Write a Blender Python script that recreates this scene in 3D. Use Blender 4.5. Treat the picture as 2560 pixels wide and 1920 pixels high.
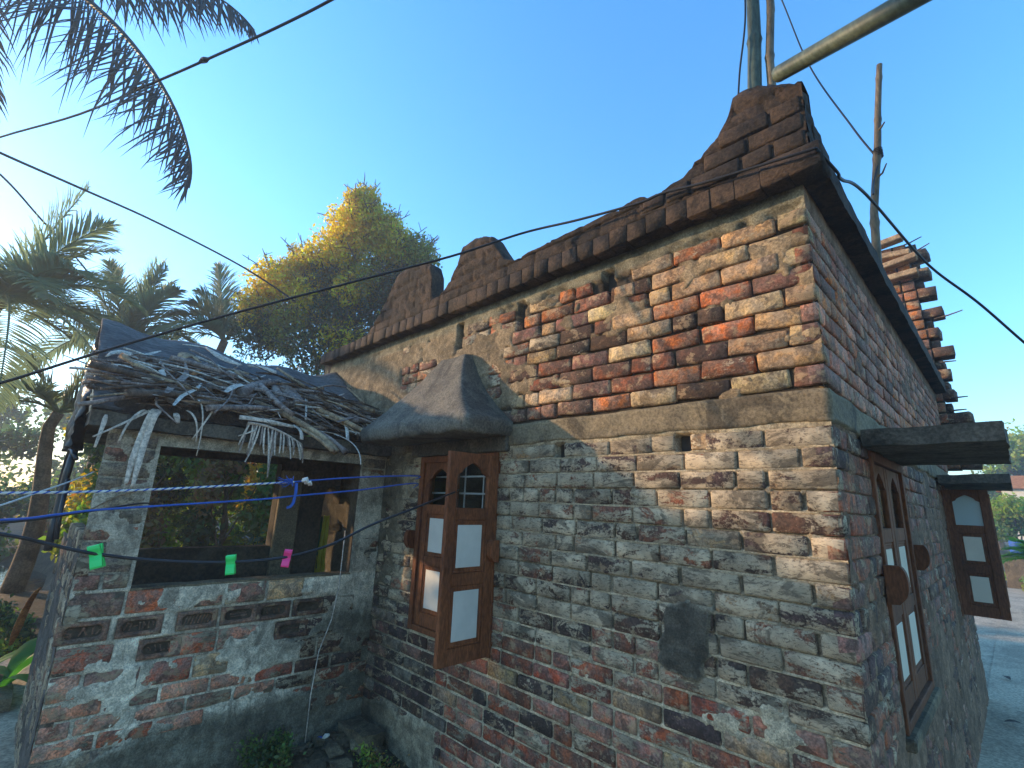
import bpy, math, random
import numpy as np
from mathutils import Vector, Matrix

rnd = random.Random(7)
nrs = np.random.RandomState(7)
sc = bpy.context.scene
for o in list(bpy.data.objects):
    bpy.data.objects.remove(o)
COL = sc.collection

# ------------------------------------------------------------------ camera, sky, sun, exposure
cam = bpy.data.cameras.new('camera')
cam_o = bpy.data.objects.new('camera', cam)
COL.objects.link(cam_o)
cam.sensor_width = 36.0
cam.sensor_fit = 'HORIZONTAL'
cam.lens = 17.0156
cam.clip_start = 0.02
cam.clip_end = 2000
cam_o.matrix_world = Matrix(((0.704689, 0.143023, 0.694952, 0.442185),
                             (0.708408, -0.196551, -0.677883, -2.126267),
                             (0.039641, 0.970006, -0.239826, 1.65),
                             (0, 0, 0, 1)))
sc.camera = cam_o

SUN_AZ = math.radians(180 + 30)      # direction towards the sun, measured from +X
SUN_EL = math.radians(15)
world = bpy.data.worlds.new('World')
sc.world = world
world.use_nodes = True
wn = world.node_tree
for n in list(wn.nodes):
    wn.nodes.remove(n)
wo = wn.nodes.new('ShaderNodeOutputWorld')
bg = wn.nodes.new('ShaderNodeBackground')
sky = wn.nodes.new('ShaderNodeTexSky')
sky.sky_type = 'NISHITA'
sky.sun_disc = False
sky.sun_elevation = SUN_EL
sky.sun_rotation = math.pi / 2 - SUN_AZ
sky.altitude = 0
sky.air_density = 1.35
sky.dust_density = 0.4
sky.ozone_density = 5.0
hs = wn.nodes.new('ShaderNodeHueSaturation')
hs.inputs['Saturation'].default_value = 1.15
wn.links.new(sky.outputs[0], hs.inputs['Color'])
wn.links.new(hs.outputs[0], bg.inputs[0])
bg.inputs[1].default_value = 0.15
wn.links.new(bg.outputs[0], wo.inputs[0])

sun = bpy.data.lights.new('sun', 'SUN')
sun.energy = 2.0
sun.angle = math.radians(0.9)
sun.color = (1.0, 0.70, 0.40)
sun_o = bpy.data.objects.new('sun', sun)
COL.objects.link(sun_o)
sdir = Vector((math.cos(SUN_EL) * math.cos(SUN_AZ), math.cos(SUN_EL) * math.sin(SUN_AZ), math.sin(SUN_EL)))
sun_o.rotation_euler = (-sdir).to_track_quat('-Z', 'Y').to_euler()
sun_o.location = sdir * 50

sc.view_settings.view_transform = 'Standard'
sc.view_settings.look = 'None'
sc.view_settings.exposure = 1.85
sc.view_settings.gamma = 1.0
sc.view_settings.use_curve_mapping = False
sc.cycles.max_bounces = 8
sc.cycles.transparent_max_bounces = 16

# ------------------------------------------------------------------ numpy noise
_perm = np.random.RandomState(3).rand(4096)


def _h(ix, iy, iz):
    n = (ix * 374761393 + iy * 668265263 + iz * 2147483647 + 1013904223).astype(np.int64)
    n = (n ^ (n >> 13)) * 1274126177
    n = n ^ (n >> 16)
    return _perm[n & 4095]


def vnoise(x, y, z=0.0):
    x, y, z = np.broadcast_arrays(np.asarray(x, float), np.asarray(y, float), np.asarray(z, float))
    ix, iy, iz = np.floor(x).astype(np.int64), np.floor(y).astype(np.int64), np.floor(z).astype(np.int64)
    fx, fy, fz = x - ix, y - iy, z - iz
    fx, fy, fz = [t * t * (3 - 2 * t) for t in (fx, fy, fz)]
    r = 0
    for a in (0, 1):
        for b in (0, 1):
            for c in (0, 1):
                r = r + _h(ix + a, iy + b, iz + c) * (fx if a else 1 - fx) * (fy if b else 1 - fy) * (fz if c else 1 - fz)
    return r


def fbm(x, y, z=0.0, o=4):
    s, a, t = 0.0, 0.5, 0.0
    x, y, z = np.asarray(x, float), np.asarray(y, float), np.asarray(z, float)
    for k in range(o):
        s = s + a * vnoise(x * 2 ** k + 17.3 * k, y * 2 ** k + 5.1 * k, z * 2 ** k + 9.7 * k)
        t += a
        a *= 0.5
    return s / t


def sstep(a, b, x):
    t = np.clip((x - a) / (b - a), 0, 1)
    return t * t * (3 - 2 * t)


# ------------------------------------------------------------------ objects
def tag(o, label=None, cat=None, group=None, kind=None):
    if label: o['label'] = label
    if cat: o['category'] = cat
    if group: o['group'] = group
    if kind: o['kind'] = kind
    return o


def empty(name, loc=(0, 0, 0), label=None, cat=None, group=None):
    o = bpy.data.objects.new(name, None)
    o.empty_display_size = 0.1
    o.location = loc
    COL.objects.link(o)
    return tag(o, label, cat, group)


def add(name, me, mat=None, parent=None, loc=(0, 0, 0), rot=None):
    o = bpy.data.objects.new(name, me)
    COL.objects.link(o)
    if mat is not None and len(me.materials) == 0:
        me.materials.append(mat)
    o.location = loc
    if rot is not None:
        o.rotation_euler = rot
    if parent is not None:
        o.parent = parent
        o.matrix_parent_inverse = Matrix.Translation(-Vector(parent.location)) if parent.parent is None else \
            Matrix.Translation(-Vector(parent.location))
    return o


def mesh_np(name, V, F, smooth=True, tint=None):
    """V (n,3), F list/array of equal-length polygons or list of lists"""
    me = bpy.data.meshes.new(name)
    V = np.asarray(V, np.float32)
    if isinstance(F, np.ndarray):
        nf, k = F.shape
        me.vertices.add(len(V))
        me.vertices.foreach_set('co', V.ravel())
        me.loops.add(nf * k)
        me.loops.foreach_set('vertex_index', F.astype(np.int32).ravel())
        me.polygons.add(nf)
        me.polygons.foreach_set('loop_start', np.arange(nf, dtype=np.int32) * k)
        me.polygons.foreach_set('loop_total', np.full(nf, k, np.int32))
        me.update(calc_edges=True)
        me.validate()
    else:
        me.from_pydata([tuple(map(float, v)) for v in V], [], F)
        me.update()
    if smooth:
        me.polygons.foreach_set('use_smooth', np.ones(len(me.polygons), bool))
    if tint is not None:
        at = me.color_attributes.new('tint', 'FLOAT_COLOR', 'POINT')
        t = np.ones((len(V), 4), np.float32)
        t[:, :tint.shape[1]] = tint
        at.data.foreach_set('color', t.ravel())
    return me


class MB:
    def __init__(s):
        s.v, s.f, s.t = [], [], []
        s.tint = (1, 1, 1, 0)

    def _add(s, vs, fs):
        b = len(s.v)
        s.v.extend([tuple(v) for v in vs])
        s.t.extend([s.tint] * len(vs))
        s.f.extend([[i + b for i in f] for f in fs])

    def box(s, lo, hi, bev=0.0):
        x0, y0, z0 = lo
        x1, y1, z1 = hi
        if bev <= 0:
            vs = [(x0, y0, z0), (x1, y0, z0), (x1, y1, z0), (x0, y1, z0), (x0, y0, z1), (x1, y0, z1), (x1, y1, z1), (x0, y1, z1)]
            s._add(vs, [[0, 3, 2, 1], [4, 5, 6, 7], [0, 1, 5, 4], [1, 2, 6, 5], [2, 3, 7, 6], [3, 0, 4, 7]])
            return s
        c = np.array([(x0 + x1) / 2, (y0 + y1) / 2, (z0 + z1) / 2])
        h = np.array([(x1 - x0) / 2, (y1 - y0) / 2, (z1 - z0) / 2])
        b = min(bev, h.min() * 0.9)
        vs, idx = [], {}
        for sx in (-1, 1):
            for sy in (-1, 1):
                for sz in (-1, 1):
                    sg = np.array([sx, sy, sz])
                    for ax in range(3):
                        p = c + sg * (h - b)
                        p[ax] = c[ax] + sg[ax] * h[ax]
                        idx[(sx, sy, sz, ax)] = len(vs)
                        vs.append(tuple(p))
        fs = []
        for ax in range(3):
            a, d = (ax + 1) % 3, (ax + 2) % 3
            for sg in (-1, 1):
                q = []
                for (p, r) in ((-1, -1), (1, -1), (1, 1), (-1, 1)):
                    k = [0, 0, 0]
                    k[ax], k[a], k[d] = sg, p, r
                    q.append(idx[(*k, ax)])
                fs.append(q if sg > 0 else q[::-1])
        for ax in range(3):      # edges along ax
            a, d = (ax + 1) % 3, (ax + 2) % 3
            for p in (-1, 1):
                for r in (-1, 1):
                    k0, k1 = [0] * 3, [0] * 3
                    k0[ax], k1[ax] = -1, 1
                    k0[a] = k1[a] = p
                    k0[d] = k1[d] = r
                    q = [idx[(*k0, a)], idx[(*k1, a)], idx[(*k1, d)], idx[(*k0, d)]]
                    fs.append(q[::-1] if p * r > 0 else q)
        for sx in (-1, 1):
            for sy in (-1, 1):
                for sz in (-1, 1):
                    q = [idx[(sx, sy, sz, 0)], idx[(sx, sy, sz, 1)], idx[(sx, sy, sz, 2)]]
                    fs.append(q if sx * sy * sz > 0 else q[::-1])
        s._add(vs, fs)
        return s

    def tube(s, pts, r, n=6, cap=True):
        pts = [Vector(p) for p in pts]
        m = len(pts)
        rs = r if isinstance(r, (list, tuple)) else [r] * m
        vs, fs = [], []
        up = None
        for i, p in enumerate(pts):
            t = (pts[min(i + 1, m - 1)] - pts[max(i - 1, 0)])
            if t.length < 1e-9: t = Vector((0, 0, 1))
            t.normalize()
            if up is None:
                up = t.orthogonal().normalized()
            u = (up - t * up.dot(t))
            u = u.normalized() if u.length > 1e-6 else t.orthogonal().normalized()
            up = u
            w = t.cross(u)
            for k in range(n):
                a = 2 * math.pi * k / n
                vs.append(p + (u * math.cos(a) + w * math.sin(a)) * rs[i])
        for i in range(m - 1):
            for k in range(n):
                a, b = i * n + k, i * n + (k + 1) % n
                fs.append([a, b, b + n, a + n])
        if cap:
            fs.append(list(range(n))[::-1])
            fs.append([(m - 1) * n + k for k in range(n)])
        s._add(vs, fs)
        return s

    def strip(s, pts, w, side, fold=0.0):
        """flat ribbon along pts, half widths w, side vector"""
        pts = [Vector(p) for p in pts]
        sd = Vector(side)
        vs, fs = [], []
        m = len(pts)
        ws = w if isinstance(w, (list, tuple)) else [w] * m
        for i, p in enumerate(pts):
            t = (pts[min(i + 1, m - 1)] - pts[max(i - 1, 0)]).normalized()
            q = (sd - t * sd.dot(t))
            q = q.normalized() if q.length > 1e-6 else t.orthogonal().normalized()
            nn = t.cross(q)
            vs += [p - q * ws[i] + nn * fold * ws[i], p, p + q * ws[i] + nn * fold * ws[i]]
        for i in range(m - 1):
            a = i * 3
            fs += [[a, a + 1, a + 4, a + 3], [a + 1, a + 2, a + 5, a + 4]]
        s._add(vs, fs)
        return s

    def prism(s, poly, axis, a, b):
        """extrude 2-D poly along axis (0/1/2) from a to b"""
        n = len(poly)
        o = [k for k in range(3) if k != axis]
        vs = []
        for t in (a, b):
            for p in poly:
                q = [0, 0, 0]
                q[axis] = t
                q[o[0]], q[o[1]] = p
                vs.append(q)
        fs = [list(range(n)), [n + k for k in range(n)][::-1]]
        fs += [[k, k + n, (k + 1) % n + n, (k + 1) % n][::-1] for k in range(n)]
        ar = sum(poly[k][0] * poly[(k + 1) % n][1] - poly[(k + 1) % n][0] * poly[k][1] for k in range(n))
        flip = (ar > 0) ^ (axis == 1) ^ (b < a)
        s._add(vs, [f[::-1] for f in fs] if flip else fs)
        return s

    def mesh(s, name, smooth=False, tint=False):
        me = bpy.data.meshes.new(name)
        me.from_pydata(s.v, [], s.f)
        me.update()
        if smooth:
            me.polygons.foreach_set('use_smooth', np.ones(len(me.polygons), bool))
        if tint:
            at = me.color_attributes.new('tint', 'FLOAT_COLOR', 'POINT')
            at.data.foreach_set('color', np.array(s.t, np.float32).ravel())
        return me

    def build(s, name, mat, parent=None, smooth=False, tint=False):
        return add(name, s.mesh(name, smooth, tint), mat, parent)


def grid_faces(nu, nv, mask=None, flip=False):
    """quads over an (nu x nv) vertex grid indexed i*nv+j"""
    i, j = np.meshgrid(np.arange(nu - 1), np.arange(nv - 1), indexing='ij')
    a = i * nv + j
    q = np.stack([a, a + nv, a + nv + 1, a + 1], -1)
    if mask is not None:
        q = q[mask]
    q = q.reshape(-1, 4)
    return q[:, ::-1].copy() if flip else q


# ------------------------------------------------------------------ materials
class NT:
    def __init__(s, name):
        s.m = bpy.data.materials.new(name)
        s.m.use_nodes = True
        s.t = s.m.node_tree
        s.t.nodes.clear()
        s.out = s.t.nodes.new('ShaderNodeOutputMaterial')

    def n(s, typ, props=None, **inp):
        nd = s.t.nodes.new('ShaderNode' + typ)
        for k, v in (props or {}).items():
            setattr(nd, k, v)
        for k, v in inp.items():
            key = int(k[1:]) if k[0] == '_' and k[1:].isdigit() else k.replace('_', ' ')
            sock = nd.inputs[key]
            if isinstance(v, bpy.types.NodeSocket):
                s.t.links.new(v, sock)
            else:
                if hasattr(sock.default_value, '__len__') and not hasattr(v, '__len__'):
                    v = [v] * len(sock.default_value)
                if hasattr(sock.default_value, '__len__') and len(sock.default_value) == 4 and len(v) == 3:
                    v = (*v, 1)
                sock.default_value = v
        return nd

    def pos(s, scale=(1, 1, 1), obj=False):
        if obj:
            src = s.n('TexCoord').outputs['Object']
        else:
            src = s.n('NewGeometry').outputs['Position']
        return s.n('Mapping', Vector=src, Scale=scale).outputs[0]

    def noise(s, vec, scale, detail=5, rough=0.6, dist=0.0):
        return s.n('TexNoise', Vector=vec, Scale=scale, Detail=detail, Roughness=rough, Distortion=dist).outputs['Fac']

    def ramp(s, fac, a, b, lo=0.0, hi=1.0):
        return s.n('MapRange', {'interpolation_type': 'SMOOTHSTEP'}, Value=fac, _1=a, _2=b, _3=lo, _4=hi).outputs[0]

    def mix(s, fac, a, b, mode='MIX'):
        nd = s.n('Mix', {'data_type': 'RGBA', 'blend_type': mode})
        for sock, v in ((nd.inputs[0], fac), (nd.inputs[6], a), (nd.inputs[7], b)):
            if isinstance(v, bpy.types.NodeSocket):
                s.t.links.new(v, sock)
            elif hasattr(v, '__len__'):
                sock.default_value = (*v[:3], 1)
            else:
                sock.default_value = v
        return nd.outputs[2]

    def math(s, op, a, b=0.0, c=None):
        kw = {'_0': a, '_1': b}
        if c is not None: kw['_2'] = c
        return s.n('Math', {'operation': op}, **kw).outputs[0]

    def bump(s, h, strength=0.5, dist=0.01, normal=None):
        kw = dict(Height=h, Strength=strength, Distance=dist)
        if normal is not None: kw['Normal'] = normal
        return s.n('Bump', **kw).outputs[0]

    def done(s, color, rough=0.9, normal=None, spec=0.25, **kw):
        b = s.n('BsdfPrincipled', Base_Color=color, Roughness=rough, **kw)
        b.inputs['Specular IOR Level'].default_value = spec
        if normal is not None:
            s.t.links.new(normal, b.inputs['Normal'])
        s.t.links.new(b.outputs[0], s.out.inputs[0])
        return s.m


def brick_material(name, attr):
    s = NT(name)
    if attr:
        a = s.n('Attribute', {'attribute_name': 'tint'})
        col, wash = a.outputs['Color'], a.outputs['Alpha']
    else:
        oi = s.n('ObjectInfo')
        col, wash = oi.outputs['Color'], oi.outputs['Alpha']
    p = s.pos()
    n1 = s.noise(p, 14, 6, 0.65)
    n2 = s.noise(p, 90, 5, 0.7)
    n3 = s.noise(s.pos((1, 1, 2.2)), 7.0, 6, 0.65, 0.6)
    v = s.n('HueSaturation', Hue=0.5, Saturation=s.ramp(n1, 0.4, 0.6, 0.7, 1.15), Value=s.math('MULTIPLY', s.ramp(n2, 0.36, 0.64, 0.62, 1.3), s.ramp(n1, 0.38, 0.62, 0.7, 1.25)), Color=col).outputs[0]
    burn = s.ramp(s.noise(p, 11.0, 5, 0.65, 0.8), 0.51, 0.585)
    v = s.mix(s.math('MULTIPLY', burn, 0.55), v, (0.05, 0.035, 0.032))
    pale = s.ramp(s.noise(s.pos((1.3, 1.3, 1.6)), 9, 6, 0.7), 0.545, 0.60)
    v = s.mix(s.math('MULTIPLY', pale, 0.62), v, (0.36, 0.28, 0.185))
    th = s.math('SUBTRACT', 1.0, wash)
    lo = s.math('ADD', s.math('MULTIPLY', th, 0.36), 0.32)
    wf = s.n('MapRange', {'interpolation_type': 'SMOOTHSTEP'}, Value=s.math('ADD', s.math('MULTIPLY', n3, 0.75), s.math('MULTIPLY', n2, 0.25)),
             _1=s.math('SUBTRACT', lo, 0.022), _2=s.math('ADD', lo, 0.03), _3=0.0, _4=1.0).outputs[0]
    wcol = s.mix(s.ramp(s.noise(p, 5, 5, 0.6), 0.35, 0.65), (0.25, 0.22, 0.17), (0.46, 0.41, 0.32))
    sm = s.ramp(s.noise(s.pos((1, 1, 1.8)), 4.2, 6, 0.75, 0.8), 0.50, 0.585)
    wcol = s.mix(s.math('MULTIPLY', sm, 0.68), wcol, (0.055, 0.05, 0.044))
    gr = s.ramp(s.noise(s.pos((1, 1, 2.6)), 38, 5, 0.7, 0.6), 0.53, 0.59)
    wcol = s.mix(s.math('MULTIPLY', gr, 0.62), wcol, (0.065, 0.058, 0.05))
    v = s.mix(wf, v, wcol)
    cr = s.n('TexVoronoi', {'feature': 'DISTANCE_TO_EDGE'}, Vector=s.n('Mapping', Vector=s.n('VectorMath', _0=p, _1=s.n('TexNoise', Vector=p, Scale=20.0).outputs['Color']).outputs[0], Scale=(1, 1, 1.7)).outputs[0], Scale=26.0).outputs[0]
    crack = s.math('MULTIPLY', s.ramp(cr, 0.0, 0.05, 1.0, 0.0), s.ramp(s.noise(p, 6, 3), 0.42, 0.54))
    v = s.mix(s.math('MULTIPLY', crack, 0.75), v, (0.045, 0.04, 0.035))
    v = s.n('HueSaturation', Saturation=0.95, Value=1.12, Color=s.mix(1.0, v, (1.12, 0.94, 0.73), 'MULTIPLY')).outputs[0]
    h = s.math('ADD', s.math('MULTIPLY', n2, 0.5), s.math('ADD', s.math('MULTIPLY', n1, 0.8), s.math('ADD', s.math('MULTIPLY', wf, 0.35), s.math('MULTIPLY', crack, -0.6))))
    return s.done(v, 0.92, s.bump(h, 0.7, 0.009))


def mortar_material(name):
    s = NT(name)
    a = s.n('Attribute', {'attribute_name': 'tint'})
    p = s.pos()
    n2 = s.noise(p, 110, 5, 0.7)
    n1 = s.noise(p, 12, 6, 0.7)
    v = s.n('HueSaturation', Saturation=1.0, Value=s.math('MULTIPLY', s.ramp(n2, 0.36, 0.64, 0.68, 1.25), s.ramp(n1, 0.38, 0.62, 0.7, 1.25)), Color=a.outputs['Color']).outputs[0]
    sm = s.ramp(s.noise(s.pos((1.4, 1.4, 0.7)), 5.0, 6, 0.75, 0.8), 0.52, 0.62)
    v = s.mix(s.math('MULTIPLY', sm, 0.48), v, (0.06, 0.058, 0.052))
    wq = s.n('VectorMath', _0=p, _1=s.n('TexNoise', Vector=p, Scale=15.0).outputs['Color']).outputs[0]
    cr = s.n('TexVoronoi', {'feature': 'DISTANCE_TO_EDGE'}, Vector=wq, Scale=20.0).outputs[0]
    crack = s.math('MULTIPLY', s.ramp(cr, 0.0, 0.04, 1.0, 0.0), s.ramp(s.noise(p, 5, 3), 0.45, 0.56))
    v = s.mix(s.math('MULTIPLY', crack, 0.7), v, (0.04, 0.038, 0.034))
    v = s.n('HueSaturation', Saturation=1.0, Value=1.05, Color=s.mix(1.0, v, (1.10, 0.95, 0.75), 'MULTIPLY')).outputs[0]
    h = s.math('ADD', n2, s.math('ADD', s.math('MULTIPLY', n1, 0.9), s.math('MULTIPLY', crack, -0.7)))
    return s.done(v, 0.95, s.bump(h, 0.75, 0.009))


def weathered(name, ca, cb, cc=None, s1=6, s2=60, st=0.5, rough=0.9, bstr=0.6, bdist=0.006, stretch=(1, 1, 1), obj=False, spec=0.25, cth=(0.51, 0.60)):
    s = NT(name)
    p = s.pos(stretch, obj)
    n1 = s.noise(p, s1, 6, 0.65, 0.4)
    n2 = s.noise(p, s2, 5, 0.7)
    v = s.mix(s.ramp(n1, 0.4, 0.6), ca, cb)
    if cc is not None:
        n3 = s.noise(s.pos((1, 1, 0.6), obj), s1 * 0.7, 6, 0.7, 0.7)
        v = s.mix(s.math('MULTIPLY', s.ramp(n3, *cth), st), v, cc)
    v = s.n('HueSaturation', Value=s.ramp(n2, 0.36, 0.64, 0.68, 1.3), Color=v).outputs[0]
    v = s.n('HueSaturation', Saturation=1.0, Value=1.0, Color=s.mix(1.0, v, (1.12, 0.95, 0.74), 'MULTIPLY')).outputs[0]
    h = s.math('ADD', n2, s.math('MULTIPLY', n1, 1.0))
    return s.done(v, rough, s.bump(h, bstr, bdist), spec)


def plain(name, c, rough=0.6, spec=0.4, var=0.35, scale=30, bstr=0.15):
    s = NT(name)
    p = s.pos(obj=True)
    n = s.noise(p, scale, 4, 0.6)
    v = s.n('HueSaturation', Value=s.math('ADD', s.math('MULTIPLY', n, var * 2), 1 - var), Color=(*c, 1)).outputs[0]
    return s.done(v, rough, s.bump(n, bstr, 0.002), spec)


def leaf_material(name, ca, cb, trans=0.45, sc_=1.2, rough=0.55, tint=False):
    s = NT(name)
    p = s.pos()
    if tint:
        v = s.n('Attribute', {'attribute_name': 'tint'}).outputs['Color']
    else:
        r = s.n('NewGeometry').outputs['Random Per Island']
        v = s.mix(s.math('ADD', s.math('MULTIPLY', s.ramp(s.noise(p, sc_, 3), 0.35, 0.65), 0.6), s.math('MULTIPLY', r, 0.4)), ca, cb)
    b = s.n('BsdfPrincipled', Base_Color=v, Roughness=rough)
    b.inputs['Specular IOR Level'].default_value = 0.4
    t = s.n('BsdfTranslucent', Color=s.n('HueSaturation', Saturation=1.15, Value=1.3, Color=v).outputs[0])
    mx = s.n('MixShader', Fac=min(0.6, trans * 1.3))
    s.t.links.new(b.outputs[0], mx.inputs[1])
    s.t.links.new(t.outputs[0], mx.inputs[2])
    s.t.links.new(mx.outputs[0], s.out.inputs[0])
    return s.m


M = {}
M['brick'] = brick_material('brick_single', False)
M['brick_a'] = brick_material('brick_joined', True)
M['mortar'] = mortar_material('mortar')
M['concrete'] = weathered('stained_concrete', (0.13, 0.115, 0.088), (0.19, 0.165, 0.12), (0.05, 0.045, 0.038), 5, 80, 0.75, bstr=0.7)
M['hood'] = weathered('hood_concrete', (0.10, 0.102, 0.10), (0.145, 0.147, 0.14), (0.05, 0.052, 0.054), 5, 70, 0.6, bstr=0.9, bdist=0.008)
M['slab'] = weathered('slab_concrete', (0.07, 0.068, 0.064), (0.11, 0.106, 0.098), (0.035, 0.034, 0.034), 5, 60, 0.7)
M['parapet'] = weathered('sooty_brickwork', (0.032, 0.026, 0.023), (0.058, 0.043, 0.035), (0.014, 0.0135, 0.013), 7, 70, 0.75, bstr=0.9, bdist=0.01)
M['soffit'] = weathered('soffit_plaster', (0.045, 0.04, 0.036), (0.085, 0.075, 0.065), None, 5, 60)
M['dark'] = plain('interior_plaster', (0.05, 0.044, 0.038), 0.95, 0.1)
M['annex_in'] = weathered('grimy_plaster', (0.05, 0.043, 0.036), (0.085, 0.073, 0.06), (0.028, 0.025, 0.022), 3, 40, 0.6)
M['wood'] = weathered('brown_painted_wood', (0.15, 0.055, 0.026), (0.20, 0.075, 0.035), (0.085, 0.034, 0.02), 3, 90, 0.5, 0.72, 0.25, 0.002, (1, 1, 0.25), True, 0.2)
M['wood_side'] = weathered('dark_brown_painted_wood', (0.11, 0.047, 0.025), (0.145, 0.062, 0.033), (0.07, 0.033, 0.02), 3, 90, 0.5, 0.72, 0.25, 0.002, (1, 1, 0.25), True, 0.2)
M['white'] = plain('white_panel', (0.64, 0.59, 0.49), 0.55, 0.3, 0.16, 9, 0.05)
M['cream'] = plain('cream_panel', (0.60, 0.53, 0.40), 0.55, 0.3, 0.16, 9, 0.05)
M['bar'] = plain('grille_bar', (0.42, 0.40, 0.37), 0.6)
M['tarp'] = weathered('grey_roofing_sheet', (0.075, 0.085, 0.105), (0.11, 0.122, 0.145), (0.045, 0.052, 0.065), 4, 55, 0.6, 0.85, 0.9, 0.012, (1, 0.35, 1))
M['heap'] = weathered('dark_litter', (0.03, 0.025, 0.025), (0.065, 0.055, 0.05), None, 18, 80, bstr=1.0, bdist=0.02)
M['rib'] = weathered('dry_rib', (0.17, 0.15, 0.16), (0.30, 0.27, 0.28), (0.08, 0.068, 0.075), 8, 60, 0.6, obj=True)
M['pale'] = weathered('dry_pale_strip', (0.44, 0.44, 0.46), (0.62, 0.61, 0.62), (0.30, 0.28, 0.29), 8, 60, 0.5, obj=True)
M['tan'] = weathered('dry_tan_branch', (0.26, 0.20, 0.15), (0.40, 0.32, 0.235), (0.15, 0.12, 0.095), 8, 60, 0.6, obj=True)
M['bark'] = weathered('dry_dark_bark', (0.075, 0.062, 0.06), (0.14, 0.115, 0.105), (0.04, 0.034, 0.034), 8, 60, 0.6, obj=True)
M['rust'] = weathered('rusty_leaf', (0.30, 0.12, 0.05), (0.40, 0.20, 0.09), None, 8, 60, obj=True)
M['bamboo'] = weathered('weathered_bamboo', (0.085, 0.075, 0.055), (0.14, 0.12, 0.085), (0.045, 0.04, 0.03), 3, 50, 0.6, 0.55, 0.3, 0.003, (1, 1, 0.3))
M['greenbamboo'] = weathered('green_grey_bamboo', (0.05, 0.075, 0.065), (0.075, 0.105, 0.09), (0.035, 0.05, 0.045), 3, 50, 0.5, 0.5, 0.3, 0.003, (1, 1, 0.3))
M['wire'] = plain('black_cable', (0.012, 0.012, 0.013), 0.55, 0.3)
M['rope_black'] = plain('black_cord', (0.014, 0.014, 0.016), 0.5, 0.4)
M['rope_blue'] = plain('blue_cord', (0.025, 0.085, 0.33), 0.6, 0.3)
M['rope_white'] = plain('white_cord', (0.66, 0.60, 0.52), 0.8, 0.2)
M['clip_green'] = plain('green_plastic', (0.03, 0.62, 0.13), 0.35, 0.5, 0.1)
M['clip_pink'] = plain('pink_plastic', (0.85, 0.04, 0.19), 0.35, 0.5, 0.1)
M['soil'] = weathered('soil', (0.065, 0.056, 0.042), (0.11, 0.094, 0.07), (0.035, 0.04, 0.026), 2.0, 30, 0.7, bstr=0.9, bdist=0.02)
M['path'] = weathered('concrete_path', (0.33, 0.30, 0.255), (0.43, 0.39, 0.33), (0.22, 0.20, 0.17), 1.5, 40, 0.6, bstr=0.4)


def water_material():
    s = NT('pond_water')
    n = s.noise(s.pos((1, 1, 1)), 2.2, 4, 0.6)
    return s.done((0.012, 0.022, 0.014), 0.07, s.bump(n, 0.25, 0.05), 0.5)


M['water'] = water_material()


def glass_material(name, tint, rough, fac):
    s = NT(name)
    t = s.n('BsdfTransparent', Color=tint)
    g = s.n('BsdfGlossy', Color=(0.9, 0.95, 0.95, 1), Roughness=rough)
    mx = s.n('MixShader', Fac=fac)
    s.t.links.new(t.outputs[0], mx.inputs[1])
    s.t.links.new(g.outputs[0], mx.inputs[2])
    s.t.links.new(mx.outputs[0], s.out.inputs[0])
    return s.m


M['glass'] = glass_material('clear_pane', (0.86, 0.9, 0.9, 1), 0.05, 0.04)
s_ = NT('frosted_pane')
_p = s_.noise(s_.pos(obj=True), 40, 3)
M['frost'] = s_.done((0.34, 0.42, 0.40), 0.25, s_.bump(_p, 0.1, 0.001), 0.5)
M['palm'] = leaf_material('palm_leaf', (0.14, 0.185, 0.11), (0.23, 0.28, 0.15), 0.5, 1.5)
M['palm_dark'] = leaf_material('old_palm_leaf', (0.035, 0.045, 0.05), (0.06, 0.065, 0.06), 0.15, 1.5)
M['leaf'] = leaf_material('leaf_by_tint', (0.05, 0.08, 0.03), (0.08, 0.12, 0.04), 0.4, tint=True)
M['plantain'] = leaf_material('broad_leaf', (0.05, 0.16, 0.03), (0.09, 0.24, 0.05), 0.45)
M['trunk'] = weathered('trunk_bark', (0.10, 0.08, 0.06), (0.17, 0.14, 0.11), (0.05, 0.045, 0.035), 4, 40, 0.6)
M['cloth_y'] = plain('yellow_cloth', (0.42, 0.36, 0.05), 0.9, 0.1, 0.4, 12)
M['cloth_g'] = plain('green_cloth', (0.02, 0.08, 0.05), 0.9, 0.1, 0.4, 12)
M['net'] = plain('green_net', (0.02, 0.045, 0.035), 0.9, 0.1, 0.5, 8)
M['net2'] = plain('pale_net', (0.24, 0.32, 0.27), 0.9, 0.1, 0.5, 8)
M['blackpl'] = plain('black_plastic', (0.012, 0.013, 0.015), 0.4, 0.5, 0.3)

# ------------------------------------------------------------------ ground, pond, path
POND = [(-15.4, -4.9, 4.4, 3.7)]


def ground_h(x, y):
    h = -0.06 + (fbm(x * 0.9, y * 0.9) - 0.5) * 0.05 + (fbm(x * 5, y * 5) - 0.5) * 0.02
    for (cx, cy, rx, ry) in POND:
        d = (((x - cx) / rx) ** 4 + ((y - cy) / ry) ** 4) ** 0.25 + (fbm(x * 0.5, y * 0.5, 3) - 0.5) * 0.2
        h = h - 1.0 * sstep(1.08, 0.86, d)
    # raised dirt in the corner between house and outhouse
    h = h + 0.09 * np.exp(-(((x + 2.95) / 0.55) ** 2 + ((y + 0.28) / 0.4) ** 2)) * (0.6 + 0.8 * fbm(x * 7, y * 7))
    return h


def nonuni(a, b, step, far):
    core = list(np.arange(a, b + 1e-6, step))
    lo, hi, s = a, b, step
    L, R = [], []
    while lo > -far:
        s *= 1.25
        lo -= s
        hi += s
        L.append(lo)
        R.append(hi)
    return np.array(L[::-1] + core + R)


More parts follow.
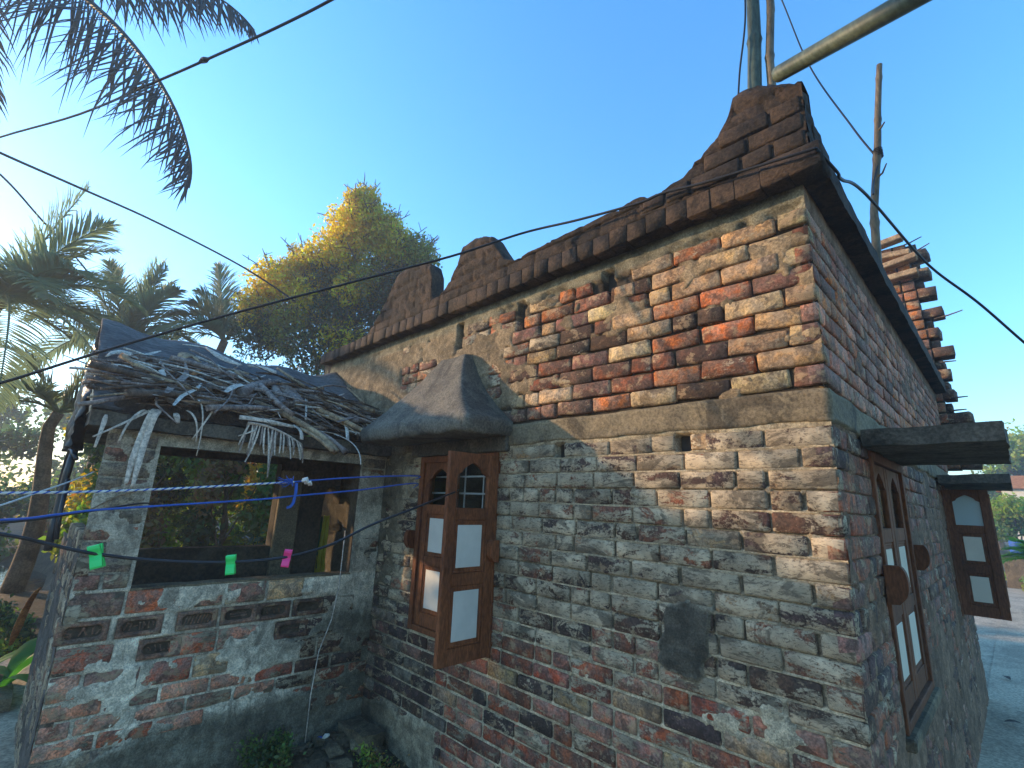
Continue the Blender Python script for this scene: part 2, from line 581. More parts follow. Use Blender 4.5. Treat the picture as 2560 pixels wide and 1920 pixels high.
gx = nonuni(-6.0, 1.2, 0.06, 150)
gy = nonuni(-3.0, 1.0, 0.06, 150)
GX, GY = np.meshgrid(gx, gy, indexing='ij')
GV = np.stack([GX, GY, ground_h(GX, GY)], -1).reshape(-1, 3)
o = add('ground', mesh_np('ground', GV, grid_faces(len(gx), len(gy))), M['soil'])
tag(o, 'bare brown dirt yard around the brick house', kind='structure')
mb = MB()
mb.box((-21.0, -9.5, -0.62), (-9.4, 0.2, -0.50))
tag(mb.build('pond_water', M['water']), 'dark still pond water behind the outhouse', kind='structure')


def sheet(name, x0, x1, y0, y1, nx, ny, hf, mat, **kw):
    xs, ys = np.linspace(x0, x1, nx), np.linspace(y0, y1, ny)
    X, Y = np.meshgrid(xs, ys, indexing='ij')
    V = np.stack([X, Y, hf(X, Y)], -1).reshape(-1, 3)
    return tag(add(name, mesh_np(name, V, grid_faces(nx, ny)), mat), **kw)


sheet('concrete_path', -0.02, 2.3, -3.0, 17.0, 40, 200, lambda x, y: 0.0 + (fbm(x * 1.3, y * 1.3, 8) - 0.5) * 0.03, M['path'],
      label='narrow grey concrete path along the side wall of the house', kind='structure')
sheet('lane', -2.2, 0.2, 5.3, 17.2, 40, 100, lambda x, y: -0.008 + (fbm(x * 1.3, y * 1.3, 9) - 0.5) * 0.03, M['path'],
      label='grey lane widening behind the house', kind='structure')
sheet('yard_slab', -6.6, 4.0, -9.0, -1.05, 60, 50, lambda x, y: 0.01 + (fbm(x * 1.3, y * 1.3, 4) - 0.5) * 0.02, M['path'],  # extended out of view so its pale surface bounces light onto the walls
      label='pale swept concrete yard in front of the outhouse and house', kind='structure')

# ------------------------------------------------------------------ brick walls
PAL = {
    'orange': (0.34, 0.135, 0.06), 'redbrown': (0.20, 0.082, 0.052), 'tan': (0.34, 0.235, 0.14), 'buff': (0.40, 0.31, 0.19),
    'dark': (0.085, 0.052, 0.042), 'red': (0.29, 0.092, 0.056), 'pink': (0.34, 0.165, 0.12), 'purple': (0.075, 0.055, 0.056),
    'mauve': (0.175, 0.098, 0.083), 'grey': (0.155, 0.135, 0.118)}


def pick(r, table):
    t = r.random() * sum(w for _, w in table)
    for k, w in table:
        t -= w
        if t <= 0: break
    c = PAL[k]
    j = 0.85 + 0.3 * r.random()
    return tuple(min(0.8, x * j * (0.94 + 0.12 * r.random())) for x in c)


_brick_meshes = {}


def brick_mesh(w, h, d, var, seed):
    key = (round(w, 3), round(h, 4), d, var)
    if key in _brick_meshes: return _brick_meshes[key]
    r = random.Random(seed)
    nx, nz = (5, 4) if w > 0.16 else (4, 4)
    V, F = [], []
    xs = [-w / 2, -w / 2 + 0.007] + [(-w / 2 + 0.007) + (w - 0.014) * k / (nx - 3) for k in range(1, nx - 3)] + [w / 2 - 0.007, w / 2]
    zs = [-h / 2, -h / 2 + 0.006, h / 2 - 0.006, h / 2]
    for i, x in enumerate(xs):
        for k, z in enumerate(zs):
            e = (i in (0, nx - 1)) + (k in (0, nz - 1))
            y = (0.0, 0.0045, 0.009)[e] + r.uniform(-0.0022, 0.0022) * (1 if e == 0 else 1.6)
            jj = 1.0 if 3 <= var < 6 else 0.35
            px, pz = x + r.uniform(-0.0048, 0.0048) * jj, z + r.uniform(-0.0042, 0.0042) * jj
            if e == 2: px, pz = x * 0.975, z * 0.95
            V.append((px, y, pz))
    for i in range(nx - 1):
        for k in range(nz - 1):
            a = i * nz + k
            F.append([a, a + nz, a + nz + 1, a + 1])
    per = [i * nz for i in range(nx)] + [(nx - 1) * nz + k for k in range(1, nz)] + [i * nz + nz - 1 for i in range(nx - 2, -1, -1)] + [k for k in range(nz - 2, 0, -1)]
    b = len(V)
    for p in per:
        V.append((V[p][0], d, V[p][2]))
    m = len(per)
    for q in range(m):
        a, c = per[q], per[(q + 1) % m]
        F.append([c, a, b + q, b + (q + 1) % m])
    me = mesh_np('brick', V, F, True)
    _brick_meshes[key] = me
    return me


def frog_mesh(w, h, d, glyphs, seed):
    r = random.Random(seed)
    nx, nz = 40, 20
    X, Zz = np.meshgrid(np.linspace(-w / 2, w / 2, nx), np.linspace(-h / 2, h / 2, nz), indexing='ij')
    hw, hh, rad = w * 0.37, h * 0.26, h * 0.2
    qx, qz = np.abs(X) - hw + rad, np.abs(Zz) - hh + rad
    sdf = np.hypot(np.maximum(qx, 0), np.maximum(qz, 0)) + np.minimum(np.maximum(qx, qz), 0) - rad
    y = 0.030 * sstep(0.002, -0.003, sdf)
    for (x0, z0, x1, z1) in glyphs:
        ax, az, bx, bz = x0 * hw, z0 * hh, x1 * hw, z1 * hh
        L2 = (bx - ax) ** 2 + (bz - az) ** 2 + 1e-9
        t = np.clip(((X - ax) * (bx - ax) + (Zz - az) * (bz - az)) / L2, 0, 1)
        dd = np.hypot(X - ax - t * (bx - ax), Zz - az - t * (bz - az))
        y = y - 0.014 * sstep(0.006, 0.002, dd) * (sdf < -0.004)
    edge = np.minimum(w / 2 - np.abs(X), h / 2 - np.abs(Zz))
    y = y + 0.008 * sstep(0.010, 0.0, edge) + (fbm(X * 60, Zz * 60, seed) - 0.5) * 0.004
    y = np.where(edge < 1e-6, d, y)
    return mesh_np('brick', np.stack([X, y, Zz], -1).reshape(-1, 3), grid_faces(nx, nz), True)


CAMP = np.array([0.442, -2.126, 1.65])
CR = np.array([[0.704689, 0.143023, 0.694952], [0.708408, -0.196551, -0.677883], [0.039641, 0.970006, -0.239826]])


def seen(p):
    """share of the view a piece at p takes, 0 outside the frame"""
    c = CR.T @ (np.array(p) - CAMP)
    if c[2] > -0.05: return 0
    x, y = 0.4727 * c[0] / -c[2], 0.4727 * c[1] / -c[2]
    if abs(x) > 0.53 or abs(y) > 0.40: return 0
    return 1 / c[2] ** 2


def layout(ulen, courses, r, openings, blocks, heads=0.25, joint=0.012, start=0):
    """bricks as (u, z, w, h) filling the courses from u=0"""
    out = []
    for ci, (za, zb) in enumerate(courses):
        u = 0.0
        first = True
        while u < ulen - 0.03:
            if first:
                w = 0.238 if (ci + start) % 2 == 0 else 0.113
            else:
                w = 0.113 if r.random() < heads else 0.236 + r.uniform(-0.012, 0.010)
            first = False
            w = min(w, ulen - u)
            spans = [(u, u + w)]
            for (a, b, c, d) in openings:
                if zb > c + 0.02 and za < d - 0.02:
                    ns = []
                    for (p, q) in spans:
                        if q <= a or p >= b: ns.append((p, q)); continue
                        if p < a: ns.append((p, a))
                        if q > b: ns.append((b, q))
                    spans = ns
            for (p, q) in spans:
                if q - p > 0.035 and not any(a < (p + q) / 2 < b and c < (za + zb) / 2 < d for a, b, c, d in blocks):
                    out.append(((p + q) / 2, (za + zb) / 2, q - p, zb - za, ci))
            u += w + joint * r.uniform(0.7, 1.4)
    return out


def wall(parent, name, O, ud, nr, ulen, z0, z1, res, bricks, zone, openings, rotz, tables, seed, pieces, depth=0.06, u0=0.0, rough=1.0, skip=()):
    """mortar body with recessed joints as one mesh, bricks collected in `pieces`"""
    r = random.Random(seed)
    us = np.linspace(u0, ulen, int((ulen - u0) / res) + 1)
    zs = np.linspace(z0, z1, int((z1 - z0) / res) + 1)
    U, Zz = np.meshgrid(us, zs, indexing='ij')
    ins = np.zeros_like(U)
    for (u, z, w, h, ci) in bricks:
        i0, i1 = np.searchsorted(us, u - w / 2), np.searchsorted(us, u + w / 2)
        k0, k1 = np.searchsorted(zs, z - h / 2), np.searchsorted(zs, z + h / 2)
        ins[i0:i1, k0:k1] = 1
    zn = zone(U, Zz)
    bed = np.ones_like(U)
    for ci in set(b[4] for b in bricks):
        for (u, z, w, h, c) in bricks:
            if c == ci:
                bed[:, np.searchsorted(zs, z - h / 2 + 0.003):np.searchsorted(zs, z + h / 2 - 0.003)] = 0
                break
    f = 0.6 * fbm(U * 2.6, Zz * 4.6, seed) + 0.4 * fbm(U * 11, Zz * 14, seed + 5)
    f = (f - 0.5) * 1.9 + 0.5
    S = zn['smear']
    m = sstep(1 - S - 0.06, 1 - S + 0.06, f)
    bk = zn.get('bed', 0 * U)
    w = np.where(ins > 0, -0.016, -zn['recess'] + (fbm(U * 30, Zz * 30, seed + 2) - 0.5) * 0.008)
    w = np.where((ins == 0) & (bed == 0), w - 0.010 * bk, np.where((ins == 0) & (bed == 1), w + 0.005 * bk, w))
    pr = zn.get('proud', 0.002) + (fbm(U * 14, Zz * 18, seed + 9) - 0.4) * 0.008 + (ins - 0.7) * 0.004
    w = w * (1 - m) + pr * m
    if 'dig' in zn: w = np.where(zn['dig'] > 0, -0.05, w)
    tint = zn['tint'] * (0.72 + 0.56 * fbm(U * 6, Zz * 8, seed + 4))[..., None]
    if 'smtint' in zn:
        q = m[..., None] * zn['smtint'][1][..., None]
        tint = tint * (1 - q) + np.array(zn['smtint'][0]) * (0.75 + 0.5 * fbm(U * 7, Zz * 7, seed + 3))[..., None] * q
    deep = sstep(-0.006, -0.014, w) * (1 - m)
    tint = tint * (1 - 0.25 * deep)[..., None]
    tint = tint * np.where((ins == 0) & (bed == 0), 1 - 0.6 * bk * (1 - m), 1 + 0.15 * bk * bed)[..., None]
    V = np.stack([O[0] + ud[0] * U + nr[0] * w, O[1] + ud[1] * U + nr[1] * w, Zz], -1)
    uc, zc = (U[:-1, :-1] + U[1:, 1:]) / 2, (Zz[:-1, :-1] + Zz[1:, 1:]) / 2
    mask = np.ones_like(uc, bool)
    for (a, b, c, d) in openings:
        mask &= ~((uc > a) & (uc < b) & (zc > c) & (zc < d))
    cr = ud[0] * nr[1] - ud[1] * nr[0]
    body = add(name, mesh_np(name, V.reshape(-1, 3), grid_faces(len(us), len(zs), mask, flip=(cr > 0)), True, tint.reshape(-1, 3)), M['mortar'], parent)
    for (u, z, bw, h, ci) in bricks:
        if any(abs(u - su) < 0.06 and abs(z - sz) < 0.05 for su, sz in skip): continue
        i0, i1 = np.searchsorted(us, u - bw / 2), np.searchsorted(us, u + bw / 2)
        k0, k1 = np.searchsorted(zs, z - h / 2), np.searchsorted(zs, z + h / 2)
        if i1 > i0 and k1 > k0 and m[i0:i1, k0:k1].mean() > 0.93: continue
        tb, wash = tables(u, z)
        rough = 2.3 if (z > 2.07 and nr[0] == 0) else 1.0
        out = r.uniform(-0.0022, 0.003) * rough
        p = (O[0] + ud[0] * u + nr[0] * out, O[1] + ud[1] * u + nr[1] * out, z)
        pieces.append(dict(p=p, w=bw, h=h, d=depth, rot=rotz, tilt=r.uniform(-0.014, 0.014) * rough, yaw=r.uniform(-0.02, 0.02) * rough,
                           tint=(*pick(r, tb), min(1, max(0, wash + r.uniform(-0.16, 0.16)))), parent=body, var=r.randrange(3) + (3 if (z > 2.07 and nr[0] == 0) else 0), u=u, z=z))
    return body


def place_bricks(pieces, limit, cosn, stuffname='brickwork'):
    """the `limit` largest in view as bricks of their own, the rest joined per wall"""
    for b in pieces:
        b['k'] = seen(b['p']) * b['w'] * b['h'] * cosn(b)
    pieces.sort(key=lambda b: -b['k'])
    for b in pieces[:limit]:
        me = b.get('mesh') or brick_mesh(round(b['w'] / 0.012) * 0.012, round(b['h'] / 0.004) * 0.004, b['d'], b['var'], b['var'] * 7 + 3)
        o = add('brick', me, M['brick'], b['parent'], b['p'], (0, b['tilt'], b['rot'] + b['yaw']))
        o.color = b['tint']
    rest = {}
    for b in pieces[limit:]:
        rest.setdefault(b['parent'].name, []).append(b)
    for k, bs in rest.items():
        VV, FF, TT = [], [], []
        n = 0
        for b in bs:
            me = brick_mesh(round(b['w'] / 0.012) * 0.012, round(b['h'] / 0.004) * 0.004, b['d'], b['var'], b['var'] * 7 + 3)
            mw = Matrix.Translation(b['p']) @ Matrix.Rotation(b['rot'] + b['yaw'], 4, 'Z') @ Matrix.Rotation(b['tilt'], 4, 'Y')
            co = np.empty(len(me.vertices) * 3, np.float32)
            me.vertices.foreach_get('co', co)
            co = co.reshape(-1, 3) @ np.array(mw.to_3x3()).T + np.array(mw.translation)
            lv = np.empty(len(me.loops), np.int32)
            me.loops.foreach_get('vertex_index', lv)
            VV.append(co)
            FF.append(lv.reshape(-1, 4) + n)
            TT.append(np.tile(np.array(b['tint']), (len(co), 1)))
            n += len(co)
        o = add(stuffname, mesh_np(stuffname, np.concatenate(VV), np.concatenate(FF), True, np.concatenate(TT)), M['brick_a'], bs[0]['parent'])
        o['kind'] = 'stuff'


# ------------------------------------------------------------------ the house
house = empty('brick_house', (0, 0, 0), 'old brick house with smoke stained walls and a curved brick parapet', 'house')
WIN = (1.83, 2.68, 0.775, 1.965)          # front window, u = -x
SW1 = (0.62, 1.50, 0.80, 1.955)           # side windows, u = y
SW2 = (3.70, 4.55, 0.88, 1.925)
BAND = (1.996, 2.143)
SOFF = 3.032


def courses(z0, z1, n, g=0.011):
    h = (z1 - z0) / n
    return [(z0 + h * k + g / 2, z0 + h * (k + 1) - g / 2) for k in range(n)]


CS = courses(-0.06, 1.0, 13, 0.015) + courses(1.0, 1.992, 12, 0.008) + courses(2.147, 2.845, 8, 0.013)
TOPC = [(2.852, 2.925)]
rb = random.Random(11)
HOLES = [(0.596, 1.955), (1.335, 1.955), (0.99, 2.86), (1.68, 2.86), (2.32, 2.86)]
fb = layout(4.7, CS + TOPC, rb, [(*WIN[:2], WIN[2] - 0.02, WIN[3] + 0.04)], [(3.26, 4.8, -1, 2.0)], 0.22)
fb = [b for b in fb if not any(abs(b[0] - hu) < 0.09 and abs(b[1] - hz) < 0.06 for hu, hz in HOLES)]
for hu, hz in HOLES:                       # the closers beside each putlog hole
    for sgn in (-1, 1):
        fb.append((hu + sgn * 0.1, hz if hz < 2 else 2.80, 0.12, 0.074, 0))
fb.append((0.42, 2.80, 0.12, 0.078, 0))


def zone_front(U, Z):
    up = sstep(2.06, 2.08, Z)
    left = sstep(1.5, 2.4, U)
    ragged = (fbm(U * 5, Z * 3, 77) - 0.5) * 0.16
    sm_up = 0.25 + 0.28 * left + 0.2 * sstep(2.7, 3.3, U)
    sm_up = sm_up + 0.45 * np.exp(-(((U - 0.36) / 0.10) ** 2 + ((Z - 2.60) / 0.14) ** 2))
    sm_up = sm_up + 0.35 * np.exp(-(((U - 0.82) / 0.22) ** 2 + ((Z - 2.66) / 0.10) ** 2))
    sm_up = np.where(Z + ragged * (U > 0.27) > np.where(U < 0.28, 2.955, 2.925), 1.2, sm_up)
    mid = sstep(0.95, 1.2, Z)
    sm_lo = 0.27 - 0.10 * mid
    sm_lo = sm_lo + 0.5 * sstep(2.72, 2.95, U) * sstep(0.75, 1.05, Z)
    pl = sstep(0.30, 0.20, Z + ragged * 0.8) * sstep(2.15, 2.4, U)
    sm_lo = np.maximum(sm_lo, 1.2 * pl)
    st = sstep(0.115, 0.085, np.maximum(np.abs(U - 0.645 + (Z - 1.11) * 0.25), np.abs(Z - 1.11) * 0.82) + ragged * 0.75 + (fbm(U * 22, Z * 22, 12) - 0.5) * 0.05)
    sm_lo = np.maximum(sm_lo, 1.2 * st)
    sm = np.where(Z > 2.07, sm_up, sm_lo)
    hole = np.zeros_like(U)
    for hu, hz in HOLES:
        t = 0.105 if hz > 2 else 0.036
        hole = np.maximum(hole, (np.abs(U - hu) < 0.036) * (np.abs(Z - hz) < t))
    sm = np.where(hole > 0, 0, sm)
    rec = np.where(Z > 2.07, 0.022 - 0.012 * left, 0.0055)
    rec = np.where(hole > 0, 0.10, rec)
    c_up = np.array([0.20, 0.185, 0.15])
    c_dark = np.array([0.075, 0.062, 0.052])  # shadow of the deep upper joints, put into the mortar tint
    c_mid = np.array([0.36, 0.325, 0.26])
    c_low = np.array([0.50, 0.455, 0.365])
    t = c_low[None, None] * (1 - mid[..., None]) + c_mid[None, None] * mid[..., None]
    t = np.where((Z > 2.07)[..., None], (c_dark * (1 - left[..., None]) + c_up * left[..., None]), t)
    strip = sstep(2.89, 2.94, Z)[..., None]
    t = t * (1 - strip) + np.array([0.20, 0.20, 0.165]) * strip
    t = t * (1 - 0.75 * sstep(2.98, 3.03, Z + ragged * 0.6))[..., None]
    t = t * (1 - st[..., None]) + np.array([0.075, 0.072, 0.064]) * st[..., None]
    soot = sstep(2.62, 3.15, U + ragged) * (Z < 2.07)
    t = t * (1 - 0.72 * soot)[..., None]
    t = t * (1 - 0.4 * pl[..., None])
    t = np.where((hole > 0)[..., None], 0.02, t)
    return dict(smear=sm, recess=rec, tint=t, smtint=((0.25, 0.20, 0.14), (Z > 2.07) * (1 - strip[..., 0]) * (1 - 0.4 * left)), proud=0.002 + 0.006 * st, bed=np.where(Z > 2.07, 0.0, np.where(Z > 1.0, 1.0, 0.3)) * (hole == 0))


def tab_front(u, z):
    if z > 2.07:
        if u < 1.75 + 0.3 * math.sin(z * 9):
            corner = u < 0.27
            return ([('orange', 2.6), ('redbrown', 2.4), ('tan', 1.8), ('buff', 1.4), ('dark', 1.6), ('mauve', 1)] if not corner else
                    [('buff', 3), ('tan', 3), ('mauve', 1.5), ('redbrown', .8)]), 0.14
        return [('mauve', 2), ('redbrown', 2), ('grey', 1.5), ('orange', 1)], 0.48
    soot = u > 2.75
    if z > 1.12:
        return ([('dark', 3), ('purple', 3)] if soot else [('dark', 2), ('redbrown', 1.4), ('purple', 1.6), ('tan', .9 if u < .5 else .3)]), 0.66
    if z > 0.92:
        return [('redbrown', 2), ('dark', 2), ('purple', 2), ('pink', 1)], 0.55
    return ([('purple', 3), ('mauve', 1.5), ('grey', 2), ('dark', 1)] if u > 2.3 else [('red', 3.4), ('pink', 2.6), ('redbrown', 2), ('purple', 1.1), ('tan', .8)]), 0.32


pieces = []
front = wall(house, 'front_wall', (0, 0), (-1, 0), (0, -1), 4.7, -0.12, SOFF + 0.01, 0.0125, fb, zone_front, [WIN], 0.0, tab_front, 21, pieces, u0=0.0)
for b in pieces:
    if abs(b['u'] - 0.42) < 0.01 and b['z'] > 2.79: b['tilt'] = -0.16

sb = layout(4.95, CS + TOPC, random.Random(5), [SW1, SW2], [], 0.22, start=1)


def zone_side(U, Z):
    up = (Z > 2.07)
    n = fbm(U * 3, Z * 3, 55)
    sm = np.where(up, 0.22, 0.42 + 0.2 * sstep(1.2, 0.6, Z))
    sm = np.where(Z > 2.93 + (n - 0.5) * 0.1, 1.2, sm)
    rec = np.where(up, 0.012, 0.006)
    t = np.where(up[..., None], np.array([0.20, 0.135, 0.105]), np.array([0.20, 0.14, 0.105]))
    t = t * (0.45 + 1.1 * fbm(U * 9, Z * 0.9, 66))[..., None]
    return dict(smear=sm, recess=rec, tint=t)


def tab_side(u, z):
    if z > 2.07: return [('pink', 3), ('mauve', 2), ('redbrown', 3), ('orange', 1)], 0.16
    return [('redbrown', 2.4), ('dark', 1.6), ('mauve', 2.6), ('purple', .8)], 0.28


n_front = len(pieces)
side = wall(house, 'side_wall', (0, 0), (0, 1), (1, 0), 4.95, -0.12, SOFF + 0.01, 0.016, sb, zone_side, [SW1, SW2], math.pi / 2, tab_side, 31, pieces, u0=0.0)
for b in pieces[n_front:]:
    b['tint'] = (*[min(0.7, c * 1.35) for c in b['tint'][:3]], b['tint'][3])
place_bricks(pieces, 296, lambda b: 1.0 if b['rot'] == 0 else 0.25)

# wall cores, other walls, roof slab: the room behind the openings
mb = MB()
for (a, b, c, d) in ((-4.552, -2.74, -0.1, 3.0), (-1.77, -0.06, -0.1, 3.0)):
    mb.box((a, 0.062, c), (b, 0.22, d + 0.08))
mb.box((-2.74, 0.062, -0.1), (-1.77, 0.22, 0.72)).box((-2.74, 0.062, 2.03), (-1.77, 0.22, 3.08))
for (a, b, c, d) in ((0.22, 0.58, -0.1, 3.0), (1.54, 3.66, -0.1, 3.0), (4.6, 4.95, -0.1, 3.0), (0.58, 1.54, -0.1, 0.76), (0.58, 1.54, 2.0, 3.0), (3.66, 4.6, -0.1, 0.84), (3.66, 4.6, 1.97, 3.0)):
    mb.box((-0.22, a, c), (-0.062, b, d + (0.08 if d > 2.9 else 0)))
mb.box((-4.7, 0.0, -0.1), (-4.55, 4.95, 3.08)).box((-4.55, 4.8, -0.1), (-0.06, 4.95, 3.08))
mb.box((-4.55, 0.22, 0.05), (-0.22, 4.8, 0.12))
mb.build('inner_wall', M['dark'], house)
mb = MB()
mb.box((-4.72, 0.0, 3.075), (-0.0, 4.95, 3.135))
mb.build('roof', M['parapet'], house)

# lintel band round the corner, rough concrete
us = np.linspace(-4.95, 3.25, 560)      # along side (negative) then front
vs = np.linspace(0, 1, 12)
UU, VV_ = np.meshgrid(us, vs, indexing='ij')
zb = BAND[0] + (BAND[1] - BAND[0]) * VV_ + (fbm(UU * 6, VV_ * 1.2, 4) - 0.5) * 0.03
w_ = 0.008 + (fbm(UU * 9, VV_ * 3, 14) - 0.5) * 0.014
w_[:, 0] = w_[:, -1] = -0.03
r_ = 0.012
cx_ = np.where(UU >= 0, -np.maximum(UU, 0), 0 + w_)
cy_ = np.where(UU >= 0, -w_, -np.minimum(UU, 0))
cx_ = np.where((UU >= 0) & (UU < 0.012), w_ * 0.6, cx_)
me = mesh_np('lintel_band', np.stack([cx_, cy_, zb], -1).reshape(-1, 3), grid_faces(len(us), len(vs)))
add('lintel_band', me, M['concrete'], house)

def rough_slab(lo, hi, name, mat, parent, res=0.03, amp=0.012, seed=1):
    """box with a worn uneven surface"""
    V, F = [], []
    lo, hi = np.array(lo), np.array(hi)
    n = 0
    VV, FF = [], []
    for ax in range(3):
        a, b = (ax + 1) % 3, (ax + 2) % 3
        na, nb = max(2, int((hi[a] - lo[a]) / res) + 1), max(2, int((hi[b] - lo[b]) / res) + 1)
        A, B = np.meshgrid(np.linspace(lo[a], hi[a], na), np.linspace(lo[b], hi[b], nb), indexing='ij')
        for sgn in (0, 1):
            P = np.zeros((na, nb, 3))
            P[..., a], P[..., b], P[..., ax] = A, B, (hi if sgn else lo)[ax]
            VV.append(P.reshape(-1, 3))
            FF.append(grid_faces(na, nb, flip=(sgn == 0)) + n)
            n += na * nb
    V = np.concatenate(VV)
    f = [fbm(V[:, 0] * 8 + 7 * k, V[:, 1] * 8 + 3 * k, V[:, 2] * 8 + seed + k) - 0.5 for k in range(3)]
    c = (lo + hi) / 2
    V = V + np.stack(f, -1) * amp * 2
    return add(name, mesh_np(name, V, np.concatenate(FF), True), mat, parent)


# cornice bricks and parapet
r = random.Random(3)
VW = [0.104, 0.110, 0.097]
cm = []
for k in range(4):
    mb = MB()
    mb.box((-0.0552, 0, 0), (0.0552, 0.17, 0.102), 0.004)
    me = mb.mesh('ledge_brick', True)
    for v in me.vertices:
        v.co += Vector((r.uniform(-.0025, .0025), r.uniform(-.004, .004), r.uniform(-.004, .004)))
    cm.append(me)
u = -0.03
LEDGE = empty('cornice', (0, 0, 0))
LEDGE.parent = house
while u < 4.6:
    o = add('ledge_brick', cm[r.randrange(4)], M['parapet'], LEDGE, (-u - 0.0, -0.094 + r.uniform(-.003, .003), 3.030 + r.uniform(-.003, .003)), (0, r.uniform(-.008, .008), r.uniform(-.012, .012)))
    u += 0.112
rough_slab((-0.02, 0.03, 3.034), (0.092, 4.95, 3.14), 'ledge', M['parapet'], LEDGE, 0.04, 0.008, 6)
mb = MB()
mb.box((-0.14, -0.100, 3.036), (0.100, 0.05, 3.150), 0.010)
o = mb.build('ledge_brick', M['parapet'], LEDGE, True)


def profile(pts, x):
    return np.interp(x, [p[0] for p in pts], [p[1] for p in pts])


FP = [(-0.06, 3.485), (0.0, 3.51), (0.06, 3.55), (0.11, 3.59), (0.17, 3.60), (0.232, 3.595), (0.26, 3.50), (0.31, 3.42), (0.375, 3.362), (0.39, 3.335), (0.423, 3.330),
      (0.47, 3.285), (0.52, 3.265), (0.606, 3.250), (0.70, 3.245), (0.715, 3.270), (0.733, 3.275), (0.85, 3.272), (0.977, 3.265), (1.2, 3.270), (1.417, 3.258), (1.58, 3.245), (1.684, 3.242), (1.78, 3.29), (1.883, 3.435),
      (1.95, 3.53), (2.044, 3.565), (2.16, 3.575), (2.259, 3.558), (2.29, 3.46), (2.36, 3.34), (2.456, 3.238), (2.60, 3.230), (2.632, 3.26), (2.645, 3.44), (2.70, 3.56),
      (2.85, 3.63), (3.05, 3.655), (3.197, 3.642), (3.25, 3.56), (3.33, 3.45), (3.419, 3.36), (3.52, 3.24), (3.63, 3.15), (3.8, 3.14), (4.2, 3.13), (4.62, 3.12)]


def parapet(pr, u0, u1, base, nfun, place, name, res=0.016, thick=0.13):
    us = np.arange(u0, u1, res)
    top = profile(pr, us) + (fbm(us * 9, 0 * us, 3) - 0.5) * 0.03
    tf = np.concatenate([np.linspace(0, 1, 26), [1.0, 1.0], [0.5, 0.0]])
    nu, nt = len(us), len(tf)
    V = np.zeros((nu, nt, 3))
    for j in range(nt):
        z = base + (top - base) * tf[j]
        if j < 26:
            g = np.minimum(np.abs(((z - base) % 0.088) - 0.044) / 0.044, 1)
            row = np.floor((z - base) / 0.088)
            uj = np.abs((((us + row * 0.13) % 0.25) - 0.125) / 0.125)
            w = 0.004 * np.sin(us * 7 + z * 3) + (fbm(us * 22, z * 22, 6) - 0.5) * 0.020 - 0.015 * sstep(0.80, 0.96, g) - 0.014 * sstep(0.90, 0.98, uj)
            w = w - 0.02 * sstep(0.92, 1.0, tf[j] + 0 * us)
        elif j == 26:
            w = -thick * 0.35 + 0 * us
        elif j == 27:
            w = -thick + 0 * us
        else:
            w = -thick + 0 * us
        zz = z + (0.006 if j == 26 else 0)
        for i in range(nu):
            V[i, j] = place(us[i], w[i], zz[i])
    return add(name, mesh_np(name, V.reshape(-1, 3), grid_faces(nu, nt)), M['parapet'], house)


parapet(FP, -0.055, 4.62, 3.13, None, lambda u, w, z: (-u, -0.084 - w, z), 'parapet')
SP = [(-0.07, 3.485), (0.02, 3.48), (0.10, 3.44), (0.16, 3.40), (0.26, 3.33), (0.40, 3.28), (0.8, 3.255), (1.4, 3.25), (2.5, 3.24), (5.0, 3.24)]
pm = parapet(SP, -0.06, 4.95, 3.13, None, lambda u, w, z: (0.055 + w, u, z), 'parapet')
# the run along the side faces +X: flip its windings
for p_ in pm.data.polygons:
    p_.flip()


# courses showing on the corner pinnacle
rp = random.Random(17)
zc = 3.152
k = 0
while zc < 3.40:
    uu = -0.045
    first = True
    while True:
        bw = (0.12 if (k % 2 == 0) else 0.22) if first else rp.choice([0.22, 0.23, 0.12])
        first = False
        e = uu + bw
        lim = [q for q in np.arange(0, 0.72, 0.01) if profile(FP, q) > zc + 0.105]
        lim = max(lim) if lim else -1
        if e > lim: bw = lim - uu
        if bw < 0.05: break
        me = brick_mesh(round(bw / 0.012) * 0.012, 0.0761, 0.06, 6 + rp.randrange(3), rp.randrange(90))
        o = add('brick', me, M['parapet'], house, (-(uu + bw / 2), -0.094 + rp.uniform(-.004, .004), zc + 0.040), (0, rp.uniform(-.03, .03), rp.uniform(-.03, .03)))
        uu = e + 0.012
        if uu > lim - 0.04: break
    zc += 0.0855
    k += 1


